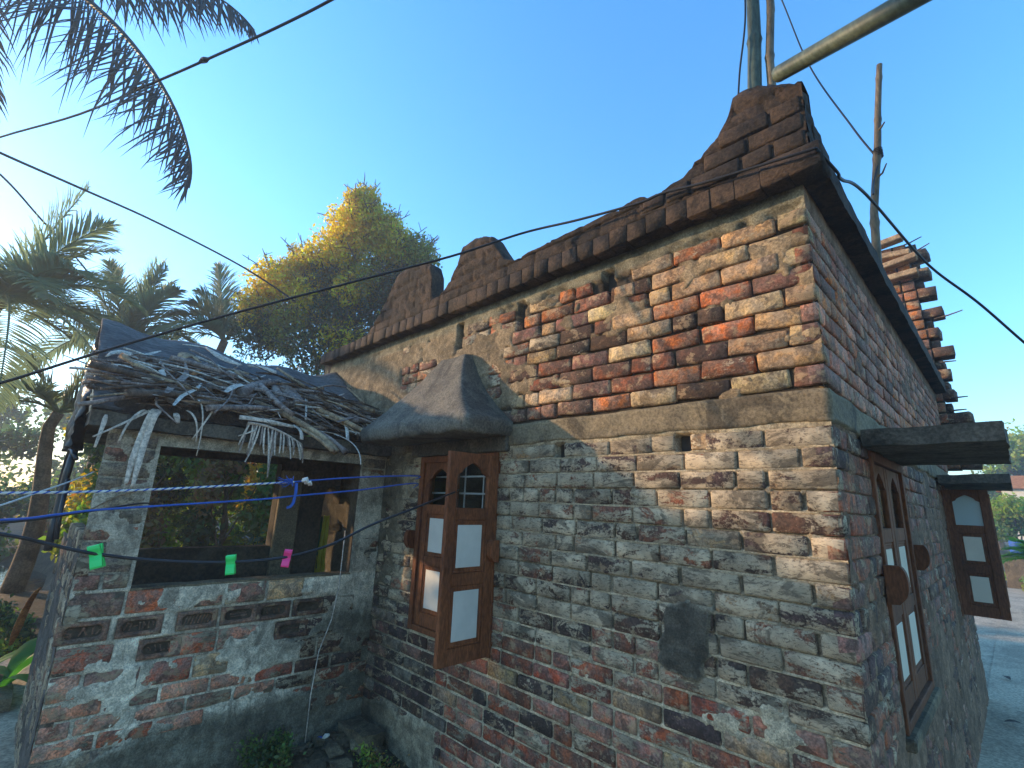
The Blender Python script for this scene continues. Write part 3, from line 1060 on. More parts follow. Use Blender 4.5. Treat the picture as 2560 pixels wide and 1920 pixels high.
# hood over the front window
def hood():
    nt, nc = 34, 64
    V = np.zeros((nt, nc, 3))
    for i in range(nt):
        t = i / (nt - 1)
        e = t ** 1.0
        fl = 0.9 * t + 0.1 * t ** 3          # flare outwards near the rim
        xl = -2.44 + (-2.985 + 2.44) * (0.75 * t + 0.25 * t ** 3)
        xr = -2.15 + (-1.715 + 2.15) * (0.55 * t + 0.45 * t ** 2.4)
        d = 0.07 + 0.31 * fl
        z = 2.668 + (2.150 - 2.668) * t
        for j in range(nc):
            s = j / (nc - 1)
            per = [d, xr - xl, d]
            tot = sum(per)
            q = s * tot
            if q < per[0]: x, y = xl, -q
            elif q < per[0] + per[1]: x, y = xl + (q - per[0]), -d
            else: x, y = xr, -(tot - q)
            # round the corners
            k = 0.028 * (0.4 + t)
            dx, dy = min(x - xl, xr - x), d + y
            if dx < k and dy < k:
                ux, uy = k - dx, k - dy
                L = math.hypot(ux, uy)
                if L > 1e-6:
                    sc_ = k / max(L, k)
                    x = (xl + k - ux * sc_) if x - xl < xr - x else (xr - k + ux * sc_)
                    y = -d + k - uy * sc_
            V[i, j] = (x, y, z)
    nz_ = fbm(V[..., 0] * 7, V[..., 2] * 7 + V[..., 1] * 9, 3) - 0.5
    V[..., 1] -= np.where(V[..., 1] < -0.01, nz_ * 0.010, 0)
    V[..., 2] += nz_ * 0.010
    cap = V[0].copy()
    cap[:, 1] *= 0.0
    cap[:, 2] += 0.012
    rows = [cap[None], V]
    last = V[-1].copy()
    for (dz, inn) in ((-0.03, -0.006), (-0.06, 0.0), (-0.09, 0.006), (-0.098, 0.03)):
        rr = last.copy()
        cx = (rr[:, 0] + 2.35)
        rr[:, 0] -= np.sign(cx) * inn * (np.abs(cx) > 0.3)
        rr[:, 1] += np.where(rr[:, 1] < -0.05, inn, 0)
        rr[:, 2] = rr[:, 2] + dz + (fbm(rr[:, 0] * 12, rr[:, 1] * 12, 2) - 0.5) * 0.035 * (dz < -0.05)
        rows.append(rr[None])
    inner = rows[-1][0].copy()
    inner[:, 1] = np.maximum(inner[:, 1], -0.02) * 0 + 0.0
    inner[:, 2] = 2.065
    rows.append(inner[None])
    V = np.concatenate(rows, 0)
    return add('window_hood', mesh_np('window_hood', V.reshape(-1, 3), grid_faces(V.shape[0], V.shape[1], flip=True)), M['hood'], house)


hood()
mb = MB()
mb.box((-2.78, -0.035, 1.968), (-1.735, 0.05, 2.064), 0.006)
mb.build('window_lintel', M['slab'], house)


# ------------------------------------------------------------------ windows
def arch_poly(x0, x1, z0, zs, zt, n=14):
    """opening with shouldered ogee top"""
    pts = [(x0, z0), (x1, z0), (x1, zs)]
    w = x1 - x0
    for k in range(n + 1):
        t = k / n
        a = abs(t - 0.5) * 2
        h = (1 - a ** 1.6) if a < 0.78 else (1 - 0.78 ** 1.6) * (1 - (a - 0.78) / 0.22) * 0.8
        h = 0.25 * (1 - a) + 0.75 * max(0, math.cos(a * math.pi / 2)) ** 1.1 if a < 0.8 else 0.25 * (1 - a) + 0.75 * max(0, math.cos(a * math.pi / 2)) ** 1.1 * 0.9
        pts.append((x1 - w * t, zs + (zt - zs) * h))
    pts.append((x0, zs))
    return pts


def leaf(parent, W, H, hinge, ang, wood, panel, pane, sash_d=0.032, spec=None, flip=False, name='shutter'):
    """a window leaf in its own frame: x from 0 (hinge) to W, y thickness, z 0..H; built in world space"""
    ca, sa = math.cos(ang), math.sin(ang)

    def T(p):
        x, y, z = p
        return (hinge[0] + ca * x - sa * y, hinge[1] + sa * x + ca * y, hinge[2] + z)

    def fin(mb, nm, mat, par, smooth=False):
        mb.v = [T(p) for p in mb.v]
        return mb.build(nm, mat, par, smooth)
    st, d = 0.062, sash_d
    z = spec        # (bottom rail top, panel1 z0,z1, mid rail, panel2 z0,z1, arch z0, arch spring, arch top)
    mb = MB()
    mb.box((0, 0, 0), (st, d, H), 0.003).box((W - st, 0, 0), (W, d, H), 0.003)
    mb.box((st, 0.002, 0), (W - st, d - 0.002, z[0]), 0.002)
    mb.box((st, 0.002, z[1]), (W - st, d - 0.002, z[2]), 0.002)
    mb.box((st, 0.002, z[3]), (W - st, d - 0.002, z[4]), 0.002)
    # top rail with the shaped arch cut out of it
    x0, x1 = st, W - st
    n = 16
    zs, zt = z[5], z[6]
    for k in range(n):
        t0, t1 = k / n, (k + 1) / n
        def hh(t):
            a = abs(t - 0.5) * 2
            b = 0.55 * (1 - a) + 0.45 * max(0.0, 1 - a * a)
            if a > 0.72: b = b * 0.55 + 0.02
            return zs + (zt - zs) * b
        za = (hh(t0) + hh(t1)) / 2
        a, b = x0 + (x1 - x0) * t0, x0 + (x1 - x0) * t1
        vs = [(a, 0.002, hh(t0)), (b, 0.002, hh(t1)), (b, 0.002, H), (a, 0.002, H), (a, d - 0.002, hh(t0)), (b, d - 0.002, hh(t1)), (b, d - 0.002, H), (a, d - 0.002, H)]
        mb._add(vs, [[0, 1, 2, 3], [7, 6, 5, 4], [0, 4, 5, 1], [3, 2, 6, 7]])
    # recessed wooden field behind the white panels, bead mouldings
    root = fin(mb, name, wood, parent)
    for (a, b) in ((z[0], z[1]), (z[2], z[3])):
        mb = MB()
        mb.box((st + 0.001, d * 0.3, a + 0.001), (W - st - 0.001, d * 0.7, b - 0.001))
        for (p, q, e, f) in ((st, st + 0.016, a, b), (W - st - 0.016, W - st, a, b)):
            mb.box((p + 0.0005, 0.006, e + 0.0005), (q - 0.0005, d - 0.006, f - 0.0005), 0.004)
        mb.box((st + 0.016, 0.006, a + 0.0005), (W - st - 0.016, d - 0.006, a + 0.016), 0.004).box((st + 0.016, 0.006, b - 0.016), (W - st - 0.016, d - 0.006, b - 0.0005), 0.004)
        fin(mb, 'field', wood, root)
        mb = MB()
        mb.box((st + 0.030, d * 0.3 - 0.003, a + 0.030), (W - st - 0.030, d * 0.7 + 0.003, b - 0.030), 0.002)
        fin(mb, 'panel', panel, root)
    if pane is not None:
        mb = MB()
        mb.box((st - 0.004, d * 0.45, z[4] - 0.004), (W - st + 0.004, d * 0.55, zt + 0.01))
        fin(mb, 'pane', pane, root)
    return root


def window(parent, name, u0, u1, z0, z1, side_, wood, depth=0.10, grille=True, fw=0.045):
    """frame and grille in an opening; side_ False: front wall (x=-u, facing -y), True: side wall (y=u, facing +x)"""
    mb = MB()

    def bx(a, b, c, d, w0, w1, bev=0.003):
        if side_: mb.box((-w1, a, c), (-w0, b, d), bev)
        else: mb.box((-b, w0, c), (-a, w1, d), bev)
    bx(u0, u0 + fw, z0, z1, -0.012, depth)
    bx(u1 - fw, u1, z0, z1, -0.012, depth)
    bx(u0 + fw, u1 - fw, z1 - fw, z1, -0.012, depth)
    bx(u0 + fw, u1 - fw, z0, z0 + fw * 0.8, -0.012, depth)
    fr = mb.build(name, wood, parent)
    if grille:
        mb = MB()
        k = z0 + 0.12
        while k < z1 - 0.08:
            mb_ = MB()
            if side_: mb.box((-0.075, u0 + fw, k), (-0.065, u1 - fw, k + 0.012))
            else: mb.box((-u1 + fw, 0.072, k), (-u0 - fw, 0.082, k + 0.012))
            k += 0.115
        for q in (0.27, 0.5, 0.73):
            c = u0 + (u1 - u0) * q
            if side_: mb.box((-0.083, c - 0.005, z0 + 0.04), (-0.076, c + 0.005, z1 - 0.04))
            else: mb.box((-c - 0.005, 0.083, z0 + 0.04), (-c + 0.005, 0.09, z1 - 0.04))
        mb.build('grille', M['bar'], fr)
    return fr


def stopper(parent, c, ang, wood, rr=0.06, th=0.045):
    """half round wooden block screwed to the frame"""
    pts = [(0.0, -rr * 1.1), (rr * 0.55, -rr * 1.05)]
    for k in range(9):
        a = -math.pi / 2.6 + (math.pi / 1.25) * k / 8
        pts.append((rr * (0.45 + 0.6 * math.cos(a * 0.8)), rr * (0.1 + 0.95 * math.sin(a))))
    pts.append((0.0, rr * 1.0))
    mb = MB()
    mb.prism([(p[0], p[1]) for p in pts], 1, -th / 2, th / 2)
    ca, sa = math.cos(ang), math.sin(ang)
    mb.v = [(c[0] + ca * x - sa * y, c[1] + sa * x + ca * y, c[2] + z) for x, y, z in mb.v]
    return mb.build('stopper', wood, parent)


LS = (0.085, 0.405, 0.470, 0.765, 0.832, 1.02, 1.10)
w1 = window(house, 'window_frame', WIN[0], WIN[1], WIN[2], WIN[3], False, M['wood'])
w1['label'] = 'brown wooden frame of the front window under the hood'
l1 = leaf(house, 0.368, 1.155, (-1.862, -0.014, 0.783), -math.pi / 2, M['wood'], M['white'], M['glass'], spec=LS)
for hz0 in (0.14, 0.60, 1.03):
    mb = MB()
    mb.box((-1.868, -0.055, 0.783 + hz0), (-1.8625, 0.0, 0.783 + hz0 + 0.055), 0.001)
    mb.tube([(-1.862, -0.006, 0.783 + hz0 - .004), (-1.862, -0.006, 0.783 + hz0 + .059)], 0.006, 8)
    mb.build('hinge', M['bark'], l1)
mb = MB()
mb.tube([(-1.870, -0.345, 1.20), (-1.895, -0.345, 1.205), (-1.895, -0.345, 1.285), (-1.870, -0.345, 1.29)], 0.005, 6)
mb.build('handle', M['bark'], l1)
l1['label'] = 'brown shutter leaf swung wide open with two white panels'
l2 = leaf(house, 0.378, 1.12, (-2.632, 0.004, 0.812), 0.0, M['wood'], M['white'], M['glass'], spec=(0.085, 0.395, 0.455, 0.745, 0.81, 0.985, 1.065))
l2['label'] = 'closed brown shutter leaf half hidden behind the open one'
stopper(house, (-1.80, -0.012, 1.372), -math.pi / 2, M['wood'])
stopper(house, (-2.70, -0.012, 1.372), -math.pi / 2, M['wood'])

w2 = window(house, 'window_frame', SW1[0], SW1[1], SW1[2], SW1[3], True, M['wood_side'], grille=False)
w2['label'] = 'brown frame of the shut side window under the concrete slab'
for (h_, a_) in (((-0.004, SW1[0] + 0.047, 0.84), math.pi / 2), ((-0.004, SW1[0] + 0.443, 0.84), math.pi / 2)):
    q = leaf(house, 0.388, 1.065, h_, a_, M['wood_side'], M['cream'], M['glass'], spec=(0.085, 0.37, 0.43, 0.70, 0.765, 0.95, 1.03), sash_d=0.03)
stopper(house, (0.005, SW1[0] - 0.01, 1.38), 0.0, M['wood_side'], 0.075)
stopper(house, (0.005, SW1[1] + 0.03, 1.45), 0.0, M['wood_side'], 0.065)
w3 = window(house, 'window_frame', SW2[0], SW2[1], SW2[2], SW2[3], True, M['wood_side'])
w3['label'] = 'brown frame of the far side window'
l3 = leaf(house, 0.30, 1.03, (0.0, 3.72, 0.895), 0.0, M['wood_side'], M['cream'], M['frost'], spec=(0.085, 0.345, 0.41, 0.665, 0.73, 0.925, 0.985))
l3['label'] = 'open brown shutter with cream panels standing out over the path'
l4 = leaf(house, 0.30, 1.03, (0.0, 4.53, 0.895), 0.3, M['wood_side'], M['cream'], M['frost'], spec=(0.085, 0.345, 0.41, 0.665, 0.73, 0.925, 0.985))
# window sill under the first side window
mb = MB()
mb.box((-0.06, SW1[0] - 0.03, SW1[2] - 0.05), (0.035, SW1[1] + 0.03, SW1[2] - 0.002), 0.008)
mb.build('window_sill', M['concrete'], house)


o = rough_slab((0.01, 0.48, 1.957), (0.462, 1.56, 2.03), 'window_canopy', M['slab'], house, seed=4)
o['label'] = 'thick grey concrete slab jutting out over the near side window'
o = rough_slab((0.01, 3.42, 1.962), (0.452, 4.75, 2.035), 'window_canopy', M['slab'], house, seed=9)
o['label'] = 'smaller looking concrete slab over the far side window'

# ------------------------------------------------------------------ the outhouse
AX = -3.2
hut = empty('outhouse', (AX, -0.9, 0), 'small plastered brick outhouse with a wide opening and sticks on its roof', 'outhouse')
AO = (0.222, 1.560, 1.085, 1.905)
rq = random.Random(41)
ac = [(0.955, 1.078), (0.822, 0.938), (0.688, 0.805), (0.552, 0.672), (0.462, 0.538), (0.376, 0.450), (0.290, 0.364), (0.205, 0.279), (0.120, 0.194), (0.034, 0.108), (-0.05, 0.022)]
ab = []
for ci, (za, zb) in enumerate(ac):
    u = 1.822
    k = 0
    while u > 0.02:
        w = 0.236 if not (k == 0 and ci % 2) else 0.125
        w = min(w, u)
        if w > 0.04: ab.append((u - w / 2, (za + zb) / 2, w, zb - za, ci))
        u -= w + 0.02
        k += 1
zz = 1.095
ci = 0
while zz < 1.98:
    if ci % 2: ab += [(1.822 - 0.118, zz + 0.038, 0.236, 0.076, ci)]
    else: ab += [(1.822 - 0.055, zz + 0.038, 0.110, 0.076, ci), (1.822 - 0.185, zz + 0.038, 0.11, 0.076, ci)]
    ab += [(0.11, zz + 0.038, 0.2, 0.076, ci)]
    zz += 0.088
    ci += 1
FROGS = {(1.73, 0.880): [(-.9, .5, -.6, .7), (-.9, .5, -.9, .1), (-.9, .1, -.6, -.1), (-.6, -.1, -.6, -.6), (-.6, -.6, -.9, -.5), (-.2, -.6, .0, .6), (.0, .6, .2, -.5), (.5, .6, .5, -.5), (.7, -.5, .85, .1)],
         (1.48, 0.880): [(-.85, -.5, -.7, .6), (-.7, .6, -.5, .6), (-.45, .5, -.55, -.6), (-.3, .0, -.1, .1), (.0, .6, .05, -.6), (.2, .6, .3, .1), (.3, .1, .2, -.6), (.5, .6, .55, -.6), (.75, .5, .8, -.5)],
         (1.19, 0.880): [(-.8 + .22 * k, -.7, -.65 + .22 * k, .7) for k in range(8)],
         (0.955, 0.880): [(-.6, .2, .5, .25), (-.5, -.3, .6, -.2)], (0.74, 0.880): [(-.5, .5, -.4, -.5), (0, .5, .1, -.5), (.4, .4, .5, -.4)],
         (1.36, 0.747): [(-.7, .3, -.5, -.3), (-.3, .6, -.2, -.5), (0, .5, .1, -.5), (.1, -.5, .3, -.4), (.5, .6, .55, -.5), (.7, -.5, .85, .4)], (0.60, 0.747): [(-.4, 0, .5, .1)], (0.50, 0.880): []}


def zone_annex(U, Z):
    n = fbm(U * 4, Z * 4, 91)
    wet = np.maximum(sstep(0.75, 0.25, U + (n - 0.5) * 0.5) * sstep(1.02, 0.75, Z), sstep(0.36, 0.22, Z - (1.8 - U) * 0.05 + (n - 0.5) * 0.2))
    sm = 0.60 - 0.22 * sstep(1.5, 1.6, U) + 0.12 * wet - 0.30 * sstep(0.55, 0.50, Z) * sstep(0.35, 0.42, Z)
    sm = np.where(Z > 1.95, 1.2, sm)
    for (fu, fz) in FROGS:
        near = np.exp(-(((U - fu) / 0.12) ** 4 + ((Z - fz) / 0.06) ** 4))
        sm = sm * (1 - near)
    t = np.array([0.66, 0.62, 0.55]) + 0 * U[..., None]
    t = t * (1 - 0.35 * sstep(1.08, 1.12, Z))[..., None]
    t = t * (1 - 0.80 * wet[..., None]) + np.array([0.045, 0.055, 0.045]) * 0.8 * wet[..., None]
    dig = np.zeros_like(U)
    for (fu, fz) in FROGS:
        dig = np.maximum(dig, (np.abs(U - fu) < 0.10) * (np.abs(Z - fz) < 0.048))
    return dict(smear=sm, recess=np.full_like(U, 0.003), tint=t, dig=dig)


def tab_annex(u, z):
    if z > 1.09: return [('grey', 3), ('mauve', 2), ('redbrown', 1)], 0.45
    if z < 0.3: return [('grey', 1), ('dark', 1), ('redbrown', 1.2)], 0.4
    if u < 0.6: return [('dark', 2), ('purple', 1), ('redbrown', 1)], 0.4
    return [('pink', 4), ('red', 2), ('mauve', 1), ('tan', .8)], 0.36


pa = []
abf = [b for b in ab if not (AO[0] < b[0] < AO[1] and b[1] > AO[2])]
near_frog = [b for b in abf if any(abs(b[0] - fu) < 0.125 and abs(b[1] - fz) < 0.05 for fu, fz in FROGS)]
abf = [b for b in abf if b not in near_frog]
for (fu, fz) in FROGS: abf.append((fu, fz, 0.225, 0.116, 0))
aw = wall(hut, 'brick_wall', (AX, 0), (0, -1), (1, 0), 1.825, -0.10, 1.985, 0.0125, abf, zone_annex, [AO], math.pi / 2, tab_annex, 51, pa)
for b in pa:
    key = min(FROGS, key=lambda k: abs(k[0] - b['u']) + abs(k[1] - b['z']))
    if abs(key[0] - b['u']) < 0.01 and abs(key[1] - b['z']) < 0.01:
        b['mesh'] = frog_mesh(0.225, 0.116, 0.05, FROGS[key], int(key[0] * 100))
        b['tint'] = (*[c * (0.9 if key[0] > 0.8 else 0.55) for c in (0.25, 0.15, 0.115)], 0.0)
        b['tilt'] = b['yaw'] = 0
    else:
        b['tint'] = (*[min(0.7, c * (1.6 if b['u'] > 0.6 else 1.1)) for c in b['tint'][:3]], b['tint'][3])
place_bricks(pa, 290, lambda b: 1)

# end wall with its own courses, facing the yard
ec = [(z0 + 0.006, z0 + 0.114) for z0 in np.arange(-0.06, 1.3, 0.122)]
eb = layout(1.43, ec, random.Random(8), [], [], 0.1, 0.016)


def zone_end(U, Z):
    n = fbm(U * 4, Z * 4, 15)
    return dict(smear=0.55 + 0 * U, recess=np.full_like(U, 0.006), tint=np.array([0.085, 0.085, 0.09]) + 0.04 * n[..., None])


pe = []
ew = wall(hut, 'end_wall', (AX, -1.825), (-1, 0), (0, -1), 1.43, -0.10, 1.32, 0.02, eb, zone_end, [], 0.0, lambda u, z: ([('grey', 2), ('purple', 1), ('mauve', 1)], 0.55), 61, pe, u0=0.0)
place_bricks(pe, 120, lambda b: 1)
mb = MB()
# bodies of the walls behind the brick faces, pillars and jambs
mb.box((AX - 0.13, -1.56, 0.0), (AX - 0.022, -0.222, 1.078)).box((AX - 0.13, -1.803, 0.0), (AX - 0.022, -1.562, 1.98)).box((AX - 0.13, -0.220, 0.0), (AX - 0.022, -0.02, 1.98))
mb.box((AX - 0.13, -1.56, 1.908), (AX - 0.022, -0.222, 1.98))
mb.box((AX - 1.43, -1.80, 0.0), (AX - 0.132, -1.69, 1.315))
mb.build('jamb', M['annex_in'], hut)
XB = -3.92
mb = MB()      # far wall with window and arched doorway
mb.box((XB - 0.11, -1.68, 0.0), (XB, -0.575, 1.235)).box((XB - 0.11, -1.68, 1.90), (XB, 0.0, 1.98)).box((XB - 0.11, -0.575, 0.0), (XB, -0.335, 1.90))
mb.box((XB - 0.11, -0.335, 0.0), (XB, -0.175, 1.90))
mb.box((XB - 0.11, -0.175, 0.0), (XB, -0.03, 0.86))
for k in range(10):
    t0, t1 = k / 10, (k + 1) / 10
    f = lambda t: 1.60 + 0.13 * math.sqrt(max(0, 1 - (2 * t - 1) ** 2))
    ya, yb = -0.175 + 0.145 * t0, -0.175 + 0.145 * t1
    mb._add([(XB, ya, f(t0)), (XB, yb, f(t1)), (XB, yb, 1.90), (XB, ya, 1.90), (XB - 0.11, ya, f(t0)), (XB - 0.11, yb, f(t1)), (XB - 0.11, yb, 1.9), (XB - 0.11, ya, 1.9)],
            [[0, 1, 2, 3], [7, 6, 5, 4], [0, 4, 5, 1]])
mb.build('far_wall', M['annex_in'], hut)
# broken pale plaster pier on the far wall
mb = MB()
mb.box((XB + 0.002, -0.575, 0.6), (XB + 0.055, -0.40, 1.85), 0.008)
mb.build('pier', M['concrete'], hut)
rough_slab((AX - 0.115, -1.565, 1.080), (AX + 0.004, -0.215, 1.092), 'window_sill', M['concrete'], hut, 0.03, 0.006, 3)
rough_slab((-4.75, -1.93, 1.987), (AX + 0.085, -0.012, 2.068), 'roof_slab', M['slab'], hut, 0.03, 0.012, 2)

# sloping roof of grey sheet, sagging between its battens
YR = np.linspace(-1.93, 0.0, 70)
SR = np.linspace(0, 1, 40)
YY, SS = np.meshgrid(YR, SR, indexing='ij')
ridge = 2.87 + 0.03 * np.sin((YY + 1.9) * 2.1 + 1.2) - 0.05 * np.exp(-((YY + 0.95) / 0.5) ** 2) + 0.02 * np.sin(YY * 9) + 0.06 * sstep(-0.3, 0.0, YY)
XX = AX + 0.03 - 1.22 * SS
ZZ = 2.088 + (ridge - 2.088) * SS + 0.018 * np.sin(SS * 14) * (1 - SS) + (fbm(YY * 6, SS * 7, 3) - 0.5) * 0.05
me_v = np.stack([XX, YY, ZZ], -1)
back = np.stack([XX[:, ::-1] - 1.24 + 2.44 * 0 , YY, ZZ], -1)
X2 = AX + 0.03 - 1.22 - 0.9 * SR[None, :] + 0 * YY
Z2 = ridge * (1 - SS) + 2.05 * SS
allv = np.concatenate([me_v, np.stack([X2, YY, Z2], -1)[:, 1:]], 1)
roof_me = mesh_np('roof_sheet', allv.reshape(-1, 3), grid_faces(allv.shape[0], allv.shape[1], flip=True))
ro = add('roof_sheet', roof_me, M['tarp'], hut)
sm_ = ro.modifiers.new('thick', 'SOLIDIFY')
sm_.thickness = 0.02
# dark sheet hanging at the gable end, and the gable itself
mb = MB()
mb._add([(AX + 0.0, -1.89, 2.07), (AX - 1.19, -1.89, 2.86), (AX - 2.0, -1.89, 2.07)], [[0, 1, 2]])
mb._add([(AX + 0.0, -1.87, 2.07), (AX - 1.19, -1.87, 2.86), (AX - 2.0, -1.87, 2.07)], [[2, 1, 0]])
mb.build('gable', M['blackpl'], hut)

# litter heap under the sticks: one bumpy mass on the slope
YS = np.linspace(-1.9, -0.02, 90)
TS = np.linspace(-0.02, 0.66, 44)
YY, TT = np.meshgrid(YS, TS, indexing='ij')


def roof_pt(y, s):
    return AX + 0.03 - 1.22 * s, 2.088 + 0.78 * s


def heap_h(y, s):
    e = sstep(-1.92, -1.6, y) * sstep(0.02, -0.2, y) * 0.6 + 0.4 * sstep(-1.92, -1.75, y) * sstep(0.02, -0.05, y)
    top = 0.60 - 0.28 * sstep(-0.75, -0.2, y) - 0.06 * sstep(-1.2, -1.8, y)
    q = sstep(-0.06, 0.05, s) * sstep(top + 0.04, top - 0.14, s)
    return e * q * (0.05 + 0.09 * (vnoise(np.asarray(y) * 4, np.asarray(s) * 7, 2)))


HH = heap_h(YY, TT) + (fbm(YY * 22, TT * 25, 8) - 0.5) * 0.05
hx, hz = roof_pt(YY, TT)
tag(add('litter', mesh_np('litter', np.stack([hx + HH * 0.54, YY, hz - 0.015 + HH * 0.84], -1).reshape(-1, 3), grid_faces(90, 44, flip=True)), M['heap']),
    'dark rotted palm litter lying under the sticks on the outhouse roof', 'litter', kind='stuff')

def smooth_pts(pts, n=40):
    pts = [Vector(p) for p in pts]
    out = []
    m = len(pts)
    for i in range(m - 1):
        p0, p1, p2, p3 = pts[max(i - 1, 0)], pts[i], pts[i + 1], pts[min(i + 2, m - 1)]
        k = max(2, n // (m - 1))
        for j in range(k):
            t = j / k
            out.append(0.5 * ((2 * p1) + (p2 - p0) * t + (2 * p0 - 5 * p1 + 4 * p2 - p3) * t * t + (3 * p1 - p0 - 3 * p2 + p3) * t ** 3))
    out.append(pts[-1])
    return out


# sticks, ribs, strips: each one a thing
stick_meshes = {}


def stick_mesh(kind, v):
    key = (kind, v)
    if key in stick_meshes: return stick_meshes[key]
    r = random.Random(hash(kind) % 1 + v * 31 + len(kind) * 7)
    n = 7
    bend = r.uniform(-0.10, 0.10)
    bend2 = r.uniform(-0.07, 0.07)
    kink = r.uniform(-.03, .03)
    pts = []
    for k in range(n):
        t = k / (n - 1) - 0.5
        pts.append((t, bend * (0.25 - t * t) * 1.6 + kink * math.sin(t * 9), bend2 * (0.25 - t * t) * 1.6))
    mb = MB()
    if kind == 'strip':
        mb.strip(pts, [0.010, 0.016, 0.019, 0.019, 0.017, 0.012, 0.004], (0, 1, 0.3 * r.uniform(-1, 1)), 0.25)
    elif kind == 'rib':
        mb.tube(pts, [0.0075, 0.0072, 0.0066, 0.006, 0.0055, 0.0045, 0.003], 5)
    else:
        mb.tube(pts, [0.019, 0.018, 0.0165, 0.0165, 0.0155, 0.0145, 0.013], 6)
    stick_meshes[key] = mb.mesh('dry_' + kind, True)
    return stick_meshes[key]


KL = {'rib': ('palm_rib', 'thin grey palm rib among the tangled sticks on the outhouse roof', 'palm rib', 'thin palm ribs heaped on the outhouse roof'),
      'strip': ('leaf_strip', 'narrow dry leaf strip among the sticks on the outhouse roof', 'dry leaf', 'dry leaf strips heaped on the outhouse roof'),
      'branch': ('dry_branch', 'thick weathered dry branch among the sticks on the outhouse roof', 'branch', 'thick dry branches heaped on the outhouse roof')}


def stick(kind, var, a, b, mat, label=None, name=None, cat=None, thick=1.0):
    a, b = Vector(a), Vector(b)
    d = b - a
    me = stick_mesh(kind, var)
    key = (kind, var, mat.name)
    if key not in stick_meshes:
        m2 = me.copy()
        m2.materials.clear()
        m2.materials.append(mat)
        stick_meshes[key] = m2
    o = bpy.data.objects.new(name or KL[kind][0], stick_meshes[key])
    COL.objects.link(o)
    X = d.normalized()
    Y = Vector((0, 0, 1)).cross(X)
    Y = Y.normalized() if Y.length > 1e-3 else Vector((0, 1, 0))
    Z = X.cross(Y)
    o.matrix_world = Matrix.Translation((a + b) / 2) @ Matrix((X, Y, Z)).transposed().to_4x4() @ Matrix.Diagonal((d.length, thick * max(1, d.length ** 0.3), thick * max(1, d.length ** 0.3), 1))
    if label: tag(o, label, cat)
    else: tag(o, KL[kind][1], KL[kind][2], KL[kind][3])
    return o


rs = random.Random(77)
for i in range(262):
    kind = rs.choices(['rib', 'strip', 'branch'], [0.52, 0.26, 0.22])[0]
    y = rs.uniform(-1.86, -0.12)
    smax = 0.55 - 0.28 * max(0, min(1, (y + 0.75) / 0.55))
    s = rs.uniform(0.0, 1) ** 0.8 * smax
    if i < 100: s = rs.uniform(0.0, 0.24)
    L = rs.uniform(0.22, 0.8) if kind != 'branch' else rs.uniform(0.2, 0.6)
    th = rs.gauss(0, 0.26) if rs.random() < 0.6 else rs.uniform(-1.4, 1.4)
    if y > -0.85 and rs.random() < 0.5: th = rs.gauss(-0.55, 0.3)
    dy, ds = math.cos(th) * L / 2, math.sin(th) * L / 2 / 1.45
    yc = min(max(y, -1.98 + abs(dy)), 0.0 - abs(dy)) if rs.random() < 0.88 else y
    yc = min(yc, -0.02 - abs(dy))
    hh = float(heap_h(np.array(yc), np.array(s)))
    lift = hh + rs.uniform(-0.02, 0.055)
    P_ = []
    for sg in (-1, 1):
        yy, ss = yc + sg * dy, s + sg * ds
        x, z = roof_pt(yy, ss)
        if ss < 0: z = 2.088 + ss * 0.4; x = AX + 0.03 - 1.22 * ss
        P_.append((x + lift * 0.54, yy, z + lift * 0.84 + rs.uniform(-0.035, 0.035)))
    mat = {'rib': rs.choice(['rib', 'rib', 'rib', 'pale', 'tan', 'bark', 'bark']), 'strip': rs.choice(['pale', 'pale', 'rib', 'bark']), 'branch': rs.choice(['tan', 'rib', 'rib', 'bark'])}[kind]
    o = stick(kind, rs.randrange(7), P_[0], P_[1], M[mat], thick=rs.uniform(0.65, 1.35))
    along = ['at its left end', 'left of its middle', 'in its middle', 'right of its middle', 'at its right end'][max(0, min(4, int((yc + 1.9) / 0.36)))]
    upp = 'low' if s < 0.14 else ('midway' if s < 0.34 else 'high')
    lie = 'level' if abs(th) < 0.25 else ('steep' if abs(th) > 0.75 else ('rising' if th > 0 else 'slanting'))
    size = 'long' if L > 0.58 else ('short' if L < 0.36 else '')
    colr = {'rib': 'grey', 'pale': 'pale', 'tan': 'tan', 'bark': 'dark brown'}[mat]
    o['label'] = ' '.join(f"{size} {lie} {colr} {dict(rib='palm rib', strip='leaf strip', branch='branch')[kind]} {upp} on the stick heap, {along}".split())


def up(p, k=0.12):
    return (p[0] + 0.54 * k, p[1], p[2] + 0.84 * k)


def named_tube(name, label, cat, pts, r, mat, n=7):
    mb = MB()
    mb.tube(pts, r, n)
    return tag(mb.build(name, mat, None, True), label, cat)


def bez(p0, p1, p2, n=10):
    p0, p1, p2 = Vector(p0), Vector(p1), Vector(p2)
    return [p0 * (1 - t) ** 2 + p1 * 2 * t * (1 - t) + p2 * t * t for t in [k / (n - 1) for k in range(n)]]


def thru(p0, m, p1, n=10):
    """curve from p0 to p1 passing m half way"""
    p0, m, p1 = Vector(p0), Vector(m), Vector(p1)
    return bez(p0, 2 * m - 0.5 * (p0 + p1), p1, n)


def taper(a, b, n=10):
    return [a + (b - a) * k / (n - 1) for k in range(n)]


